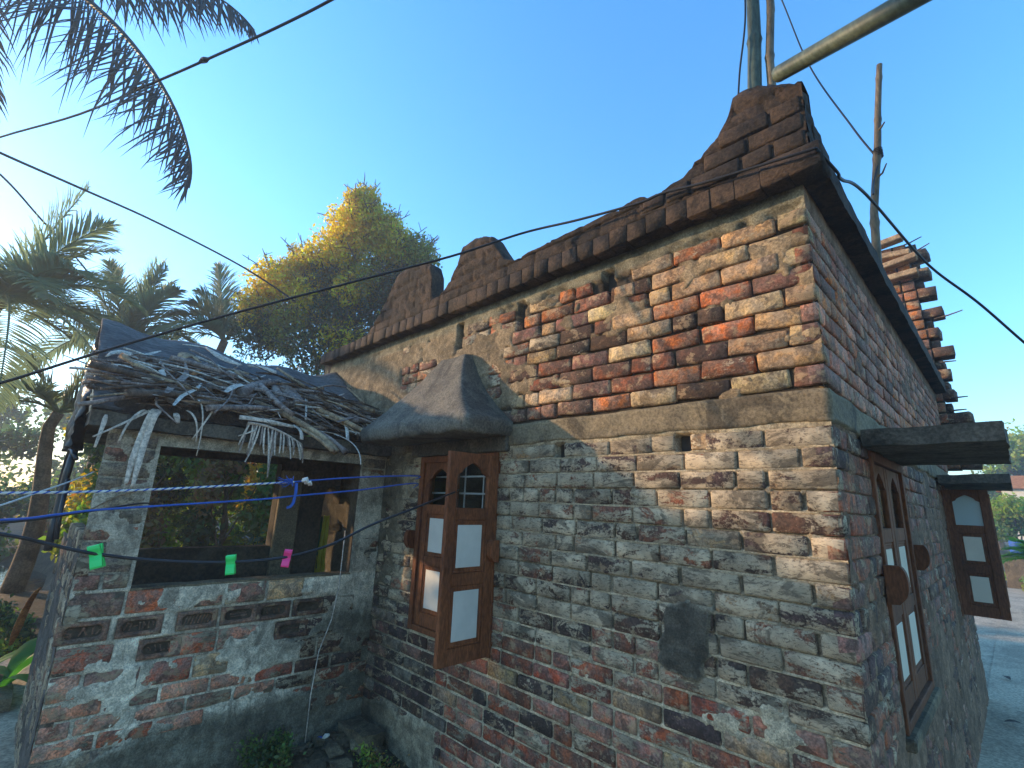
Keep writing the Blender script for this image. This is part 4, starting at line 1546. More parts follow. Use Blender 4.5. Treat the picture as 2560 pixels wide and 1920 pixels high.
named_tube('dry_branch', 'long tan branch slanting down over the roof edge beside the hood', 'branch',
           smooth_pts([(-3.291, -1.061, 2.284), (-3.169, -0.877, 2.206), (-2.985, -0.72, 2.09), (-2.88, -0.64, 2.00), (-2.84, -0.61, 1.95)], 20), [0.016] + [0.022] * 18 + [0.024, 0.030], M['tan'])
named_tube('dry_branch', 'pale tan branch below and left of the long slanting one', 'branch', thru((-3.02, -0.81, 2.105), (-2.90, -0.715, 2.03), (-2.80, -0.65, 1.95)), taper(0.010, 0.018), M['tan'])
named_tube('dry_branch', 'brown branch right of the long slanting one, ending in a torn tip', 'branch', thru((-3.0, -0.69, 2.095), (-2.90, -0.62, 2.035), (-2.80, -0.56, 1.95)), [.014] * 8 + [.020, .026], M['rib'])
named_tube('forked_branch', 'grey branch arm curving left from the fork on the heap', 'branch', thru((-3.636, -0.818, 2.53), (-3.487, -0.989, 2.45), (-3.323, -1.145, 2.32)), taper(0.022, 0.048), M['rib'])
named_tube('forked_branch', 'grey branch arm running down right from the fork on the heap', 'branch', thru((-3.649, -0.815, 2.54), (-3.533, -0.744, 2.48), (-3.357, -0.70, 2.36)), taper(0.021, 0.019), M['rib'])
named_tube('cut_log', 'short grey cut log with a broken end below the fork', 'log', thru((-3.536, -0.86, 2.46), (-3.377, -0.868, 2.37), (-3.23, -0.871, 2.275)), taper(0.030, 0.036), M['rib'])
lg = named_tube('cut_log', 'hollow grey log stub right of the cut log', 'log', thru((-3.557, -0.805, 2.46), (-3.436, -0.76, 2.40), (-3.30, -0.74, 2.31)), taper(0.036, 0.050), M['rib'])
mb = MB()
mb.tube([(-3.303, -0.7405, 2.312), (-3.294, -0.739, 2.306)], [0.040, 0.038], 9)
mb.build('cut_end', M['tan'], lg)
named_tube('dry_branch', 'tan stick end pointing right near the right top of the heap', 'branch', thru((-3.513, -0.704, 2.45), (-3.60, -0.564, 2.51), (-3.692, -0.419, 2.565)), taper(0.015, 0.021), M['tan'])
named_tube('long_pole', 'long pale knotty pole lying along the left front of the heap', 'pole',
           smooth_pts([(-2.97, -2.0, 2.07), (-2.986, -1.925, 2.095), (-3.125, -1.73, 2.188), (-3.16, -1.60, 2.22), (-3.20, -1.45, 2.24)], 20), taper(0.010, 0.018, 21), M['rib'])
named_tube('long_pole', 'long pale rib running level across the middle of the heap', 'pole', thru((-3.131, -1.737, 2.20), (-3.264, -1.498, 2.29), (-3.383, -1.177, 2.37)), taper(0.009, 0.016), M['pale'])
named_tube('long_pole', 'thin pale pole sticking out left of the roof', 'pole', thru((-3.40, -2.06, 2.33), (-3.40, -1.95, 2.345), (-3.41, -1.80, 2.37)), [0.008] * 10, M['pale'])
named_tube('long_pole', 'straight tan rib sloping down at the right end of the heap', 'pole', thru((-3.80, -0.14, 2.64), (-3.568, -0.095, 2.49), (-3.34, -0.075, 2.33)), taper(0.006, 0.010), M['tan'])
named_tube('long_pole', 'tan rib pointing down right near the top of the heap', 'pole', thru((-3.93, -0.74, 2.72), (-3.79, -0.659, 2.63), (-3.68, -0.581, 2.55)), taper(0.010, 0.016), M['tan'])
named_tube('long_pole', 'arched grey rib at the right top of the heap', 'pole', thru((-3.72, -0.415, 2.585), (-3.80, -0.251, 2.64), (-3.85, -0.08, 2.65)), taper(0.009, 0.006), M['rib'])
named_tube('dry_branch', 'black twig standing up from the top of the heap', 'branch', thru((-4.08, -0.80, 2.81), (-4.15, -0.75, 2.86), (-4.22, -0.70, 2.92)), taper(0.012, 0.006), M['bark'])


def sheath(label, pts, ws, side, mat, fold=0.35):
    mb = MB()
    mb.strip(pts, ws, side, fold)
    o = mb.build('palm_sheath', mat, None, True)
    md = o.modifiers.new('thick', 'SOLIDIFY')
    md.thickness = 0.006
    return tag(o, label, 'palm sheath')


NR = (0.75, 0, -0.45)
sheath('pale curled palm sheath at the upper left end of the heap', thru((-3.55, -1.903, 2.47), (-3.62, -1.826, 2.545), (-3.60, -1.72, 2.50)), [.008, .018, .026, .03, .032, .032, .03, .026, .018, .008], NR, M['pale'], 0.5)
sheath('long pale palm sheath slanting across the left of the heap', thru((-3.405, -1.896, 2.385), (-3.40, -1.781, 2.40), (-3.306, -1.659, 2.31), 12), [.012, .03, .036, .038, .04, .042, .044, .044, .04, .032, .02, .008], NR, M['pale'])
sheath('dark curled palm sheath right of the pale curled one', thru((-3.50, -1.738, 2.44), (-3.60, -1.696, 2.54), (-3.555, -1.62, 2.47)), [.02, .04, .055, .06, .06, .058, .05, .045, .036, .02], NR, M['bark'], 0.5)
sheath('dark trough shaped palm stem near the top of the heap', thru((-3.60, -1.65, 2.52), (-3.64, -1.561, 2.54), (-3.69, -1.45, 2.57)), [.03] * 10, NR, M['bark'], 0.6)
sheath('brown crumpled leaf on top of the heap', thru((-3.70, -1.468, 2.59), (-3.79, -1.422, 2.66), (-3.75, -1.34, 2.60)), [.02, .04, .05, .055, .055, .05, .045, .04, .03, .02], NR, M['tan'])
sheath('rusty orange leaf scrap in the middle of the heap', thru((-3.48, -1.436, 2.44), (-3.53, -1.399, 2.48), (-3.60, -1.36, 2.51)), [.01, .02, .024, .026, .026, .024, .02, .016, .012, .006], NR, M['rust'])
sheath('broad grey palm sheath running down from the ridge onto the heap', thru((-4.05, -1.275, 2.80), (-3.93, -1.186, 2.735), (-3.82, -1.042, 2.66), 12), [.008, .012, .018, .026, .034, .042, .05, .052, .05, .044, .03, .012], NR, M['pale'])
sheath('thin grey sheath strip lying along the top of the heap', thru((-4.0, -1.437, 2.77), (-4.03, -1.354, 2.79), (-4.03, -1.276, 2.79)), [.004, .008, .01, .011, .012, .012, .012, .011, .01, .008], NR, M['pale'])
sheath('fluted pale leaf stub right of the heap centre', thru((-3.84, -0.996, 2.67), (-3.85, -0.887, 2.69), (-3.87, -0.758, 2.68)), [.008, .013, .018, .022, .026, .028, .030, .032, .034, .036], NR, M['pale'], 0.6)
sheath('small pale bark scrap in the middle of the heap', thru((-3.67, -1.125, 2.57), (-3.63, -1.101, 2.55), (-3.60, -1.07, 2.51)), [.012, .022, .026, .027, .026, .026, .024, .02, .016, .012], NR, M['tan'])
sheath('pale upright leaf stub at the right top of the heap', thru((-4.10, -0.501, 2.81), (-4.05, -0.507, 2.79), (-3.95, -0.511, 2.73)), [.012] * 10, (0, 1, 0), M['pale'])

# strips hanging over the roof edge
XH = -3.08


def hang(label, pts, ws, mat=None, name='leaf_strip', side=(0, 1, 0)):
    mb = MB()
    mb.strip(pts, ws, side, 0.25)
    o = mb.build(name, mat or M['pale'], None, True)
    md = o.modifiers.new('thick', 'SOLIDIFY')
    md.thickness = 0.003
    return tag(o, label, 'dry leaf')


hang('left one of two broad pale leaf strips hanging over the outhouse pillar', smooth_pts([(-3.16, -1.62, 2.12), (XH, -1.660, 2.085), (XH, -1.685, 1.956), (XH, -1.702, 1.80), (XH - .01, -1.706, 1.67)], 16), [.010] * 2 + [.017] * 11 + [.014, .012, .010, .008], None)
hang('right one of two broad pale leaf strips hanging over the outhouse pillar', smooth_pts([(-3.16, -1.60, 2.12), (XH + .01, -1.640, 2.085), (XH + .01, -1.660, 1.958), (XH + .01, -1.672, 1.79), (XH, -1.674, 1.655)], 16), [.010] * 2 + [.016] * 11 + [.014, .012, .010, .008], None)
hang('pale strip hanging from the left end of the roof edge', thru((XH, -1.864, 2.045), (XH, -1.868, 1.973), (XH, -1.879, 1.86)), [.006, .010, .012, .012, .011, .010, .009, .008, .007, .006])
hang('thin pale strip bent down left of the hanging pair', thru((-3.10, -1.690, 2.10), (XH + .02, -1.752, 2.03), (XH, -1.782, 1.895)), taper(.008, .005))
hang('thin pale strip slanting out past the left roof corner', thru((-3.10, -1.67, 2.10), (XH + .02, -1.802, 1.99), (XH + .02, -1.90, 1.915)), taper(.008, .004))
hang('short pale strip with a flared end on the slab edge', thru((-3.10, -1.615, 2.10), (XH + .005, -1.64, 2.052), (XH, -1.657, 2.012)), [.005, .005, .005, .005, .005, .005, .006, .008, .012, .016])
hang('small white leaf scrap caught on the slab edge', thru((XH, -1.552, 2.10), (XH + .01, -1.538, 2.085), (XH + .005, -1.522, 2.045)), [.004, .010, .013, .015, .016, .016, .015, .014, .012, .010])
hang('thin strip arching down over the middle of the slab edge', thru((-3.10, -1.487, 2.13), (XH + .02, -1.435, 2.07), (XH, -1.409, 1.945)), taper(.007, .004))
hang('long thin strip dangling below the middle of the slab edge', thru((-3.12, -1.432, 2.21), (XH + .02, -1.401, 2.09), (XH, -1.392, 1.86)), taper(.0055, .003))
hang('thin strip crossing the dangling one on the slab edge', thru((-3.10, -1.343, 2.16), (XH + .02, -1.39, 2.06), (XH, -1.432, 1.958)), taper(.006, .004))
hang('pale strip reaching out to the left of the drooping frond', thru((XH, -1.08, 2.06), (XH + .01, -1.13, 2.035), (XH, -1.18, 2.01)), taper(.007, .003))
hang('pale ribbon lying along the slab edge above the drooping frond', thru((-3.06, -1.198, 2.13), (-3.03, -1.023, 2.125), (-3.03, -0.861, 2.11)), taper(.014, .010), None, side=(0, 0, 1))
hang('white ended strip curving down right of the drooping frond', thru((-3.03, -0.86, 2.12), (-2.98, -0.825, 2.08), (-2.95, -0.82, 2.02)), taper(.008, .013))
hang('long curved pale strip in front of the hood end of the roof', thru((-2.99, -0.575, 2.09), (-2.845, -0.479, 2.01), (-2.70, -0.49, 1.87)), taper(.006, .004))
hang('broad grey strip standing bent near the right roof end', smooth_pts([(-3.58, -0.264, 2.50), (-3.42, -0.35, 2.40), (-3.27, -0.42, 2.31), (-3.06, -0.455, 2.16), (-2.95, -0.487, 2.06)], 16), [.006, .008, .010, .012, .013, .014, .014, .013, .012, .011, .011, .012, .013, .013, .013, .012, .012])
hang('pale blade raised across the right of the heap', thru((-3.40, -0.483, 2.40), (-3.50, -0.379, 2.47), (-3.61, -0.249, 2.54)), [.003, .008, .012, .013, .013, .012, .011, .009, .007, .004])
hang('flat pale slat poking from the heap next to the hood', thru((-3.07, -0.449, 2.13), (-3.05, -0.397, 2.13), (-3.035, -0.345, 2.12)), [.014] * 10, side=(0, 0, 1))
hang('pale vertical blade in the right middle of the heap', thru((-3.46, -0.635, 2.43), (-3.28, -0.693, 2.32), (-3.08, -0.76, 2.18)), taper(.012, .006))
# the small frond drooping over the slab edge
fr = empty('drooping_frond', (XH, -1.0, 2.09), 'small dry palm frond drooping over the slab edge', 'palm frond')
FRP = thru((-3.10, -1.13, 2.105), (XH + .01, -0.965, 2.085), (XH + .02, -0.77, 2.0), 22)
mb = MB()
mb.tube(FRP, taper(.010, .005, 22), 6)
mb.build('rachis', M['pale'], fr, True)
rf = random.Random(12)
for k in range(22):
    t = k / 21
    p = FRP[k]
    L = rf.uniform(0.13, 0.27) if t < 0.55 else rf.uniform(0.10, 0.16)
    if k in (8, 12): L = 0.32
    lean = rf.uniform(-0.35, 0.0) + 0.45 * t
    mb = MB()
    mb.strip(bez(p, p + Vector((0.02, (lean + rf.uniform(-.2, .2)) * L * 0.6, -L * 0.5)), p + Vector((0.0, lean * L, -L)), 7), [.004, .005, .006, .006, .0055, .005, .004], (0, 1, 0), 0.2)
    mb.build('leaflet', M['pale'] if k % 3 else M['rib'], fr, True)

# things in and on the outhouse
def drape(name, label, cat, P00, P10, P01, P11, mat, sag=0.1, folds=5, amp=0.04, n=30, depth=(1, 0, 0), thick=0.004):
    """cloth between four corners (top left, top right, bottom left, bottom right)"""
    a, b, c, d = [np.array(p, float) for p in (P00, P10, P01, P11)]
    S, T = np.meshgrid(np.linspace(0, 1, n), np.linspace(0, 1, n), indexing='ij')
    V = a * ((1 - S) * (1 - T))[..., None] + b * (S * (1 - T))[..., None] + c * ((1 - S) * T)[..., None] + d * (S * T)[..., None]
    V[..., 2] -= sag * 4 * S * (1 - S) * (1 - 0.5 * T)
    w = np.sin(S * folds * 2 * math.pi + 2 * fbm(S * 3, T * 3, folds) * 3) * amp * (0.3 + 0.7 * T) + (fbm(S * 8, T * 8, 3) - 0.5) * amp
    V += w[..., None] * np.array(depth)
    o = add(name, mesh_np(name, V.reshape(-1, 3), grid_faces(n, n)), mat)
    md = o.modifiers.new('thick', 'SOLIDIFY')
    md.thickness = thick
    return tag(o, label, cat)


drape('hanging_cloth', 'dark green cloth hanging in the arched doorway', 'cloth', (-4.06, -0.17, 1.47), (-4.06, -0.10, 1.47), (-4.06, -0.18, 0.95), (-4.06, -0.09, 0.95), M['cloth_g'], 0.01, 2, 0.012)
drape('hanging_cloth', 'mustard yellow cloth hanging beside the green one', 'cloth', (-4.04, -0.095, 1.48), (-4.04, -0.045, 1.48), (-4.05, -0.12, 0.98), (-4.04, -0.03, 0.98), M['cloth_y'], 0.01, 2, 0.014)
drape('dark_sheet', 'black plastic sheet hanging at the outhouse gable end', 'plastic sheet', (-3.28, -1.955, 2.20), (-3.95, -1.95, 2.62), (-3.30, -1.95, 1.86), (-4.05, -1.95, 1.88), M['blackpl'], 0.03, 4, 0.04, 30, (0, 1, 0))
mb = MB()
mb.prism([(-0.020, -0.04), (0.020, -0.04), (0.024, 0.0), (0.016, 0.04), (-0.016, 0.04), (-0.024, 0.0)], 1, -0.003, 0.003)
mb.v = [(x - 3.62, y - 0.012, z + 1.50) for x, y, z in mb.v]
t_ = mb.build('hanging_tag', M['white'])
tag(t_, 'small pale tag hanging on the wall beside the arched doorway', 'tag')
mb = MB()
mb.tube([(-3.62, -0.008, 1.54), (-3.615, -0.008, 1.60), (-3.62, -0.006, 1.66)], 0.002, 4)
mb.build('string', M['rope_white'], t_)
named_tube('pipe', 'thin grey wire running down the sooty corner wall', 'wire',
           [(-3.19, -0.30, 1.40), (-3.185, -0.30, 1.0), (-3.18, -0.33, 0.78), (-3.175, -0.40, 0.58), (-3.175, -0.42, 0.3), (-3.17, -0.42, 0.0)], 0.004, M['pale'], 5)
named_tube('black_hose', 'black cables looped on the outhouse gable side', 'cable',
           [(-3.30, -1.93, 1.80), (-3.42, -1.96, 1.86), (-3.58, -1.96, 1.80), (-3.62, -1.96, 1.62), (-3.50, -1.95, 1.55), (-3.36, -1.94, 1.68), (-3.33, -1.94, 1.50), (-3.30, -1.93, 1.36)], 0.012, M['blackpl'], 6)
named_tube('black_hose', 'thick black strap hanging beside the looped cables', 'strap',
           [(-3.42, -1.94, 1.90), (-3.43, -1.95, 1.7), (-3.44, -1.95, 1.45), (-3.36, -1.95, 1.3)], 0.02, M['blackpl'], 6)

# ------------------------------------------------------------------ poles, wires, lines
def pole(label, pts, r0, r1, mat, nodes, name='bamboo_pole'):
    pts = [Vector(p) for p in pts]
    a, b = pts[0], pts[-1]
    mb = MB()
    P_, R_ = [], []
    n = 40
    for k in range(n + 1):
        t = k / n
        i = min(int(t * (len(pts) - 1)), len(pts) - 2)
        f = t * (len(pts) - 1) - i
        p = pts[i].lerp(pts[i + 1], f)
        rr = r0 + (r1 - r0) * t
        for q in nodes:
            rr *= 1 + 0.22 * math.exp(-((t - q) / 0.012) ** 2)
        P_.append(p)
        R_.append(rr)
    mb.tube(P_, R_, 12)
    return tag(mb.build(name, mat, None, True), label, 'bamboo pole')


pole('thicker of the two upright bamboo poles on the corner pinnacle', [(-0.19, 0.12, 3.14), (-0.19, 0.13, 3.7), (-0.165, 0.14, 4.1), (-0.145, 0.15, 4.7)], 0.036, 0.03, M['greenbamboo'], (0.3, 0.62, 0.9))
pole('thinner upright bamboo pole behind the big slanting one', [(-0.125, 0.15, 3.14), (-0.11, 0.15, 3.9), (-0.08, 0.15, 4.2), (-0.06, 0.15, 4.7)], 0.021, 0.017, M['bamboo'], (0.35, 0.66, 0.72))
pole('big grey green bamboo pole slanting out over the yard from the roof corner', [(-0.018, -0.12, 3.530), (0.555, -0.47, 3.216)], 0.034, 0.034, M['greenbamboo'], ())
bp = pole('slim upright bamboo pole standing alone above the side parapet', [(0.065, 1.3, 3.13), (0.09, 1.3, 3.5), (0.16, 1.3, 3.95), (0.19, 1.3, 4.2), (0.235, 1.3, 4.52)], 0.024, 0.016, M['bamboo'], (0.2, 0.45, 0.68, 0.92))
for (a, b) in (((0.135, 1.29, 3.72), (0.19, 1.27, 3.78)), ((0.175, 1.29, 4.04), (0.215, 1.27, 4.07))):
    mb = MB()
    mb.tube([a, ((a[0] + b[0]) / 2, a[1] - .01, a[2] + 0.01), b], [.008, .006, .004], 5)
    mb.build('spur', M['bamboo'], bp, True)


def wire(label, pts, r, mat=None, cat='cable', name='cable', n=40):
    mb = MB()
    P_ = smooth_pts(pts, n)
    mb.tube(P_, taper(r[0], r[1], len(P_)) if isinstance(r, tuple) else r, 6)
    return tag(mb.build(name, mat or M['wire'], None, True), label, cat)


w = wire('black cable with a knot crossing the sky beside the palm frond', [(-9.5, -3.9, 5.95), (-7.763, -3.157, 5.805), (-6.276, -2.472, 5.676), (-4.922, -1.938, 5.587), (-4.273, -1.695, 5.531), (-3.358, -1.335, 5.497), (-2.59, -1.013, 5.56), (-0.6, -0.2, 5.8)], 0.0115)
mb = MB()
mb.tube([(-4.33, -1.72, 5.535), (-4.30, -1.70, 5.55), (-4.25, -1.69, 5.53), (-4.22, -1.67, 5.535)], [.012, .026, .026, .012], 6)
mb.tube([(-4.27, -1.695, 5.53), (-4.24, -1.72, 5.50)], .008, 4)
mb.build('knot', M['wire'], w)
wire('black cable running down from the left edge to the yellow tree', [(-8.7, -4.2, 6.2), (-9.162, -3.284, 6.279), (-9.686, -2.398, 6.428), (-10.579, -1.198, 6.701), (-11.06, 0.571, 6.563), (-11.5, 2.2, 6.2)], 0.021)
wire('thin wire running down to the small palm at left', [(-9.8, -4.1, 6.7), (-10.586, -3.379, 6.594), (-11.556, -2.85, 6.455), (-12.46, -2.203, 6.178), (-13.2, -1.7, 5.9)], 0.017)
wire('long black cable swooping in front of the roof heap up to the parapet corner', [(-3.0, -2.9, 1.85), (-3.078, -2.483, 2.048), (-3.158, -2.306, 2.149), (-3.093, -1.956, 2.393), (-2.786, -1.451, 2.69), (-2.232, -0.878, 2.966), (-1.791, -0.512, 3.124), (-1.45, -0.24, 3.27), (-1.08, -0.165, 3.24), (-0.712, -0.135, 3.195),
      (-0.581, -0.128, 3.195), (-0.378, -0.125, 3.155), (-0.198, -0.125, 3.128), (-0.028, -0.13, 3.10), (0.085, -0.12, 3.09)], (0.0085, 0.0065), n=110)
wire('black cable leaving the parapet and dropping away to the right', [(0.085, -0.12, 3.09), (0.118, 0.05, 3.06), (0.115, 0.16, 3.085), (0.14, 0.62, 3.24), (0.275, 1.72, 3.245), (0.474, 2.131, 3.053), (0.778, 2.717, 2.694), (1.3, 3.6, 2.2)], (0.0065, 0.0085), n=80)
wire('thin stay wire tied to the lone bamboo pole', [(-0.56, 1.68, 7.1), (-0.413, 1.98, 6.327), (-0.237, 1.85, 5.30), (0.03, 1.42, 4.25), (0.135, 1.302, 3.895)], 0.006, cat='wire', name='wire')
wire('short tie wire below the knot on the lone bamboo pole', [(0.145, 1.29, 3.80), (0.12, 1.18, 3.62), (0.135, 0.95, 3.42)], 0.005, cat='wire', name='wire')
wire('thin wire hanging down beside the thick upright pole', [(-0.17, 0.10, 4.7), (-0.185, 0.09, 4.2), (-0.235, 0.08, 3.85), (-0.255, 0.05, 3.56)], 0.005, cat='wire', name='wire')
mb = MB()
for k in range(5):
    mb.tube([(0.155 + 0.024 * math.cos(a * 1.05), 1.3 + 0.024 * math.sin(a * 1.05), 3.86 + 0.012 * k + 0.002 * a) for a in range(7)], .004, 4)
tag(mb.build('binding', M['wire']), 'dark wire binding wound round the lone bamboo pole', 'binding')

line = wire('black clothes cord with plastic clips strung to the open shutter', [(-1.39, -2.5, 1.60), (-1.414, -2.14, 1.522), (-1.437, -2.05, 1.495), (-1.453, -1.937, 1.462), (-1.485, -1.768, 1.431), (-1.469, -1.569, 1.418), (-1.434, -1.391, 1.432), (-1.466, -1.215, 1.468), (-1.486, -1.039, 1.54), (-1.51, -0.822, 1.61), (-1.62, -0.578, 1.67), (-1.845, -0.32, 1.704), (-1.92, -0.24, 1.72)],
            0.0050, M['rope_black'], 'cord', 'clothesline', 120)


def twisted(label, pts, r, mats, turns, name='rope'):
    P_ = smooth_pts(pts, 60)
    t_ = empty(name, P_[0], label, 'rope')
    L = [0.0]
    for a, b in zip(P_, P_[1:]): L.append(L[-1] + (b - a).length)
    for k, mt in enumerate(mats):
        Q = []
        N = int(L[-1] * turns * 6)
        for q in range(N + 1):
            s = L[-1] * q / N
            i = max(0, min(len(P_) - 2, int(np.searchsorted(L, s)) - 1))
            f = (s - L[i]) / max(1e-9, L[i + 1] - L[i])
            p = P_[i].lerp(P_[i + 1], f)
            a = q / 6 * 2 * math.pi + k * 2 * math.pi / len(mats)
            Q.append(p + Vector((math.cos(a) * r * 0.5, math.cos(a) * r * 0.3, math.sin(a) * r * 0.6)))
        mb = MB()
        mb.tube(Q, r * 0.62, 5)
        mb.build('strand', mt, t_, True)
    return t_


twisted('pale twisted rope stretched from the left edge to the blue knot', [(-1.46, -2.5, 1.61), (-1.472, -2.162, 1.623), (-1.568, -1.825, 1.647), (-1.536, -1.369, 1.699)], 0.0036, (M['rope_white'], M['rope_white'], M['rope_blue']), 40)
wire('upper blue cord from the knot to the sooty wall', [(-1.536, -1.369, 1.699), (-1.634, -1.041, 1.739), (-1.92, -0.538, 1.781), (-2.72, -0.02, 1.80)], 0.0032, M['rope_blue'], 'cord', 'blue_rope')
wire('blue cord passing under the knot from the left edge to the sooty wall', [(-1.47, -2.5, 1.54), (-1.483, -2.147, 1.553), (-1.486, -2.039, 1.568), (-1.498, -1.952, 1.582), (-1.51, -1.75, 1.602), (-1.525, -1.481, 1.629), (-1.539, -1.353, 1.646), (-1.642, -1.03, 1.683), (-1.934, -0.538, 1.741), (-2.74, -0.02, 1.735)], 0.0034, M['rope_blue'], 'cord', 'blue_rope', 70)
wire('black cord running along under the doubled blue cord', [(-1.47, -2.5, 1.530), (-1.483, -2.147, 1.546), (-1.60, -1.97, 1.572), (-2.091, -1.75, 1.592), (-2.7, -1.62, 1.56), (-3.19, -1.60, 1.55)], 0.0035, M['rope_black'], 'cord', 'cable')
wire('thin pale cord slanting up to the outhouse pillar', [(-1.9, -2.6, 1.50), (-1.92, -2.25, 1.545), (-2.30, -2.05, 1.63), (-3.0, -1.9, 1.70), (-3.19, -1.85, 1.73)], 0.0035, M['rope_white'], 'cord', 'rope')
wire('thin brown cord tied across the face of the outhouse pillar', [(-3.18, -1.83, 1.52), (-3.185, -1.72, 1.60), (-3.185, -1.58, 1.66)], 0.004, M['tan'], 'cord', 'rope')
kn = empty('rope_knot', (-1.53, -1.37, 1.70), 'frayed blue and white knot joining the two ropes', 'knot')
rk = random.Random(9)
for k in range(26):
    d = Vector((rk.uniform(-.3, .3), rk.uniform(-1.0, 0.15), rk.uniform(-.45, .45))) * rk.uniform(0.02, 0.075)
    mb = MB()
    p = Vector((-1.535, -1.375, 1.699))
    mb.tube([p, p + d * 0.6 + Vector((0, 0, rk.uniform(-.006, .006))), p + d], [.0024, .002, .0012], 4)
    mb.build('frayed_strand', M['rope_blue'], kn, True)
mb = MB()
for k in range(6):
    a = k * 1.05
    p = Vector((-1.528 + 0.008 * math.cos(a), -1.345 + .004 * k, 1.703 + 0.008 * math.sin(a)))
    mb.tube([p, p + Vector((0.01, .012, .006)), p + Vector((0.0, .02, -.006))], .0055, 5)
mb.build('wrap', M['rope_white'], kn, True)
mb = MB()
mb.strip([(-1.53, -1.362, 1.695), (-1.528, -1.36, 1.66), (-1.53, -1.363, 1.62), (-1.532, -1.372, 1.605), (-1.533, -1.385, 1.602)], [.006] * 5, (0, 1, 0.1), 0.3)
mb.build('tail', M['rope_blue'], kn, True)


def clip(label, p, mat, yaw, s=1.0, lean=0.15):
    t = empty('clothes_clip', p, label, 'clothes peg', 'plastic clips on the black cord')
    for k, sg in enumerate((-1, 1)):
        prof = [(-0.000, 0.028), (0.006, 0.026), (0.0075, 0.018), (0.003, 0.008), (0.0025, 0.0), (0.0055, -0.010), (0.006, -0.026), (0.0015, -0.031), (0.001, -0.012), (-0.0, 0.006)]
        mb = MB()
        mb.prism([(sg * (x + 0.004 + 0.18 * abs(z)), z) for x, z in prof] if sg > 0 else [(sg * (x + 0.004 + 0.18 * abs(z)), z) for x, z in prof][::-1], 1, -0.0125, 0.0125)
        ca, sa = math.cos(yaw), math.sin(yaw)
        cl, sl = math.cos(lean), math.sin(lean)
        mb.v = [(x * cl - z * sl * 0 + 0, y * cl - z * sl, z * cl + y * sl) for x, y, z in mb.v]
        mb.v = [(p[0] + s * (ca * x - sa * y), p[1] + s * (sa * x + ca * y), p[2] + s * z) for x, y, z in mb.v]
        ob = mb.build('jaw', mat, t)
        md = ob.modifiers.new('b', 'BEVEL')
        md.width = 0.0012
        md.segments = 2
    mb = MB()
    mb.tube([(p[0] + 0.009 * math.cos(a), p[1] + 0.0006 * a, p[2] + 0.004 + 0.004 * math.sin(a)) for a in np.linspace(0, 6.3, 9)], 0.0009, 4)
    mb.build('spring', M['bar'], t)
    return t


clip('leftmost green plastic clothes clip on the black cord', (-1.459, -1.93, 1.455), M['clip_green'], -0.35, 1.15, 0.30)
clip('green plastic clothes clip in the middle of the black cord', (-1.468, -1.566, 1.412), M['clip_green'], -0.45, 1.08, 0.12)
clip('pink plastic clothes clip on the black cord', (-1.438, -1.393, 1.428), M['clip_pink'], -0.45, 1.02, -0.10)

# ------------------------------------------------------------------ palms
def frond_mesh(pts, nl, length, width, droop, seed, mat, parent, name='frond', spread=0.9, tipdroop=0.5, both=(1, 1), raggedness=0.25, rr=0.022, grav=None, sides=None):
    """a palm frond: tapering rachis with leaflets down both sides, one mesh"""
    r = random.Random(seed)
    P_ = smooth_pts(pts, 36)
    L = [0.0]
    for a, b in zip(P_, P_[1:]): L.append(L[-1] + (b - a).length)
    mb = MB()
    mb.tube(P_, [rr * (1 - 0.85 * l / L[-1]) + 0.003 for l in L], 6)
    g = Vector(grav or (0, 0, -1))
    for k in range(nl):
        t = 0.10 + 0.9 * k / nl
        s = t * L[-1]
        i = max(0, min(len(P_) - 2, int(np.searchsorted(L, s)) - 1))
        f = (s - L[i]) / max(1e-9, L[i + 1] - L[i])
        p = P_[i].lerp(P_[i + 1], f)
        tg = (P_[i + 1] - P_[i]).normalized()
        sd = tg.cross(Vector((0, 0, 1)))
        sd = sd.normalized() if sd.length > 0.1 else Vector((0, 1, 0))
        nn = sd.cross(tg)
        prof = math.sin(math.pi * min(1, 0.18 + 0.82 * t) ** 1.0) ** 0.6 if t > 0.3 else 0.55 + 1.3 * t
        for sg, on in ((-1, both[0]), (1, both[1])):
            if not on or r.random() < 0.04: continue
            l = length * max(0.25, prof) * r.uniform(1 - raggedness, 1 + raggedness * 0.5)
            if sides: d0 = (Vector(sides[0 if sg < 0 else 1]) + tg * 0.35 + Vector((r.uniform(-.2, .2), r.uniform(-.2, .2), r.uniform(-.15, .15)))).normalized()
            else: d0 = (sd * sg * spread + tg * (0.55 + 0.5 * t) + nn * r.uniform(0.0, 0.35)).normalized()
            q = p
            pts_ = [q]
            d = d0
            for m in range(4):
                q = q + d * l / 4
                d = (d + g * droop * (0.5 + m * tipdroop) + Vector((r.uniform(-.08, .08), r.uniform(-.08, .08), 0))).normalized()
                pts_.append(q)
            wv = width * r.uniform(0.7, 1.1)
            mb.strip(pts_, [wv * 0.45, wv, wv * 0.9, wv * 0.6, wv * 0.08], Vector((0.3, 1, 0)) if sides else (nn.cross(d0) if nn.cross(d0).length > 0.1 else sd), 0.35)
    return mb.build(name, mat, parent, False)


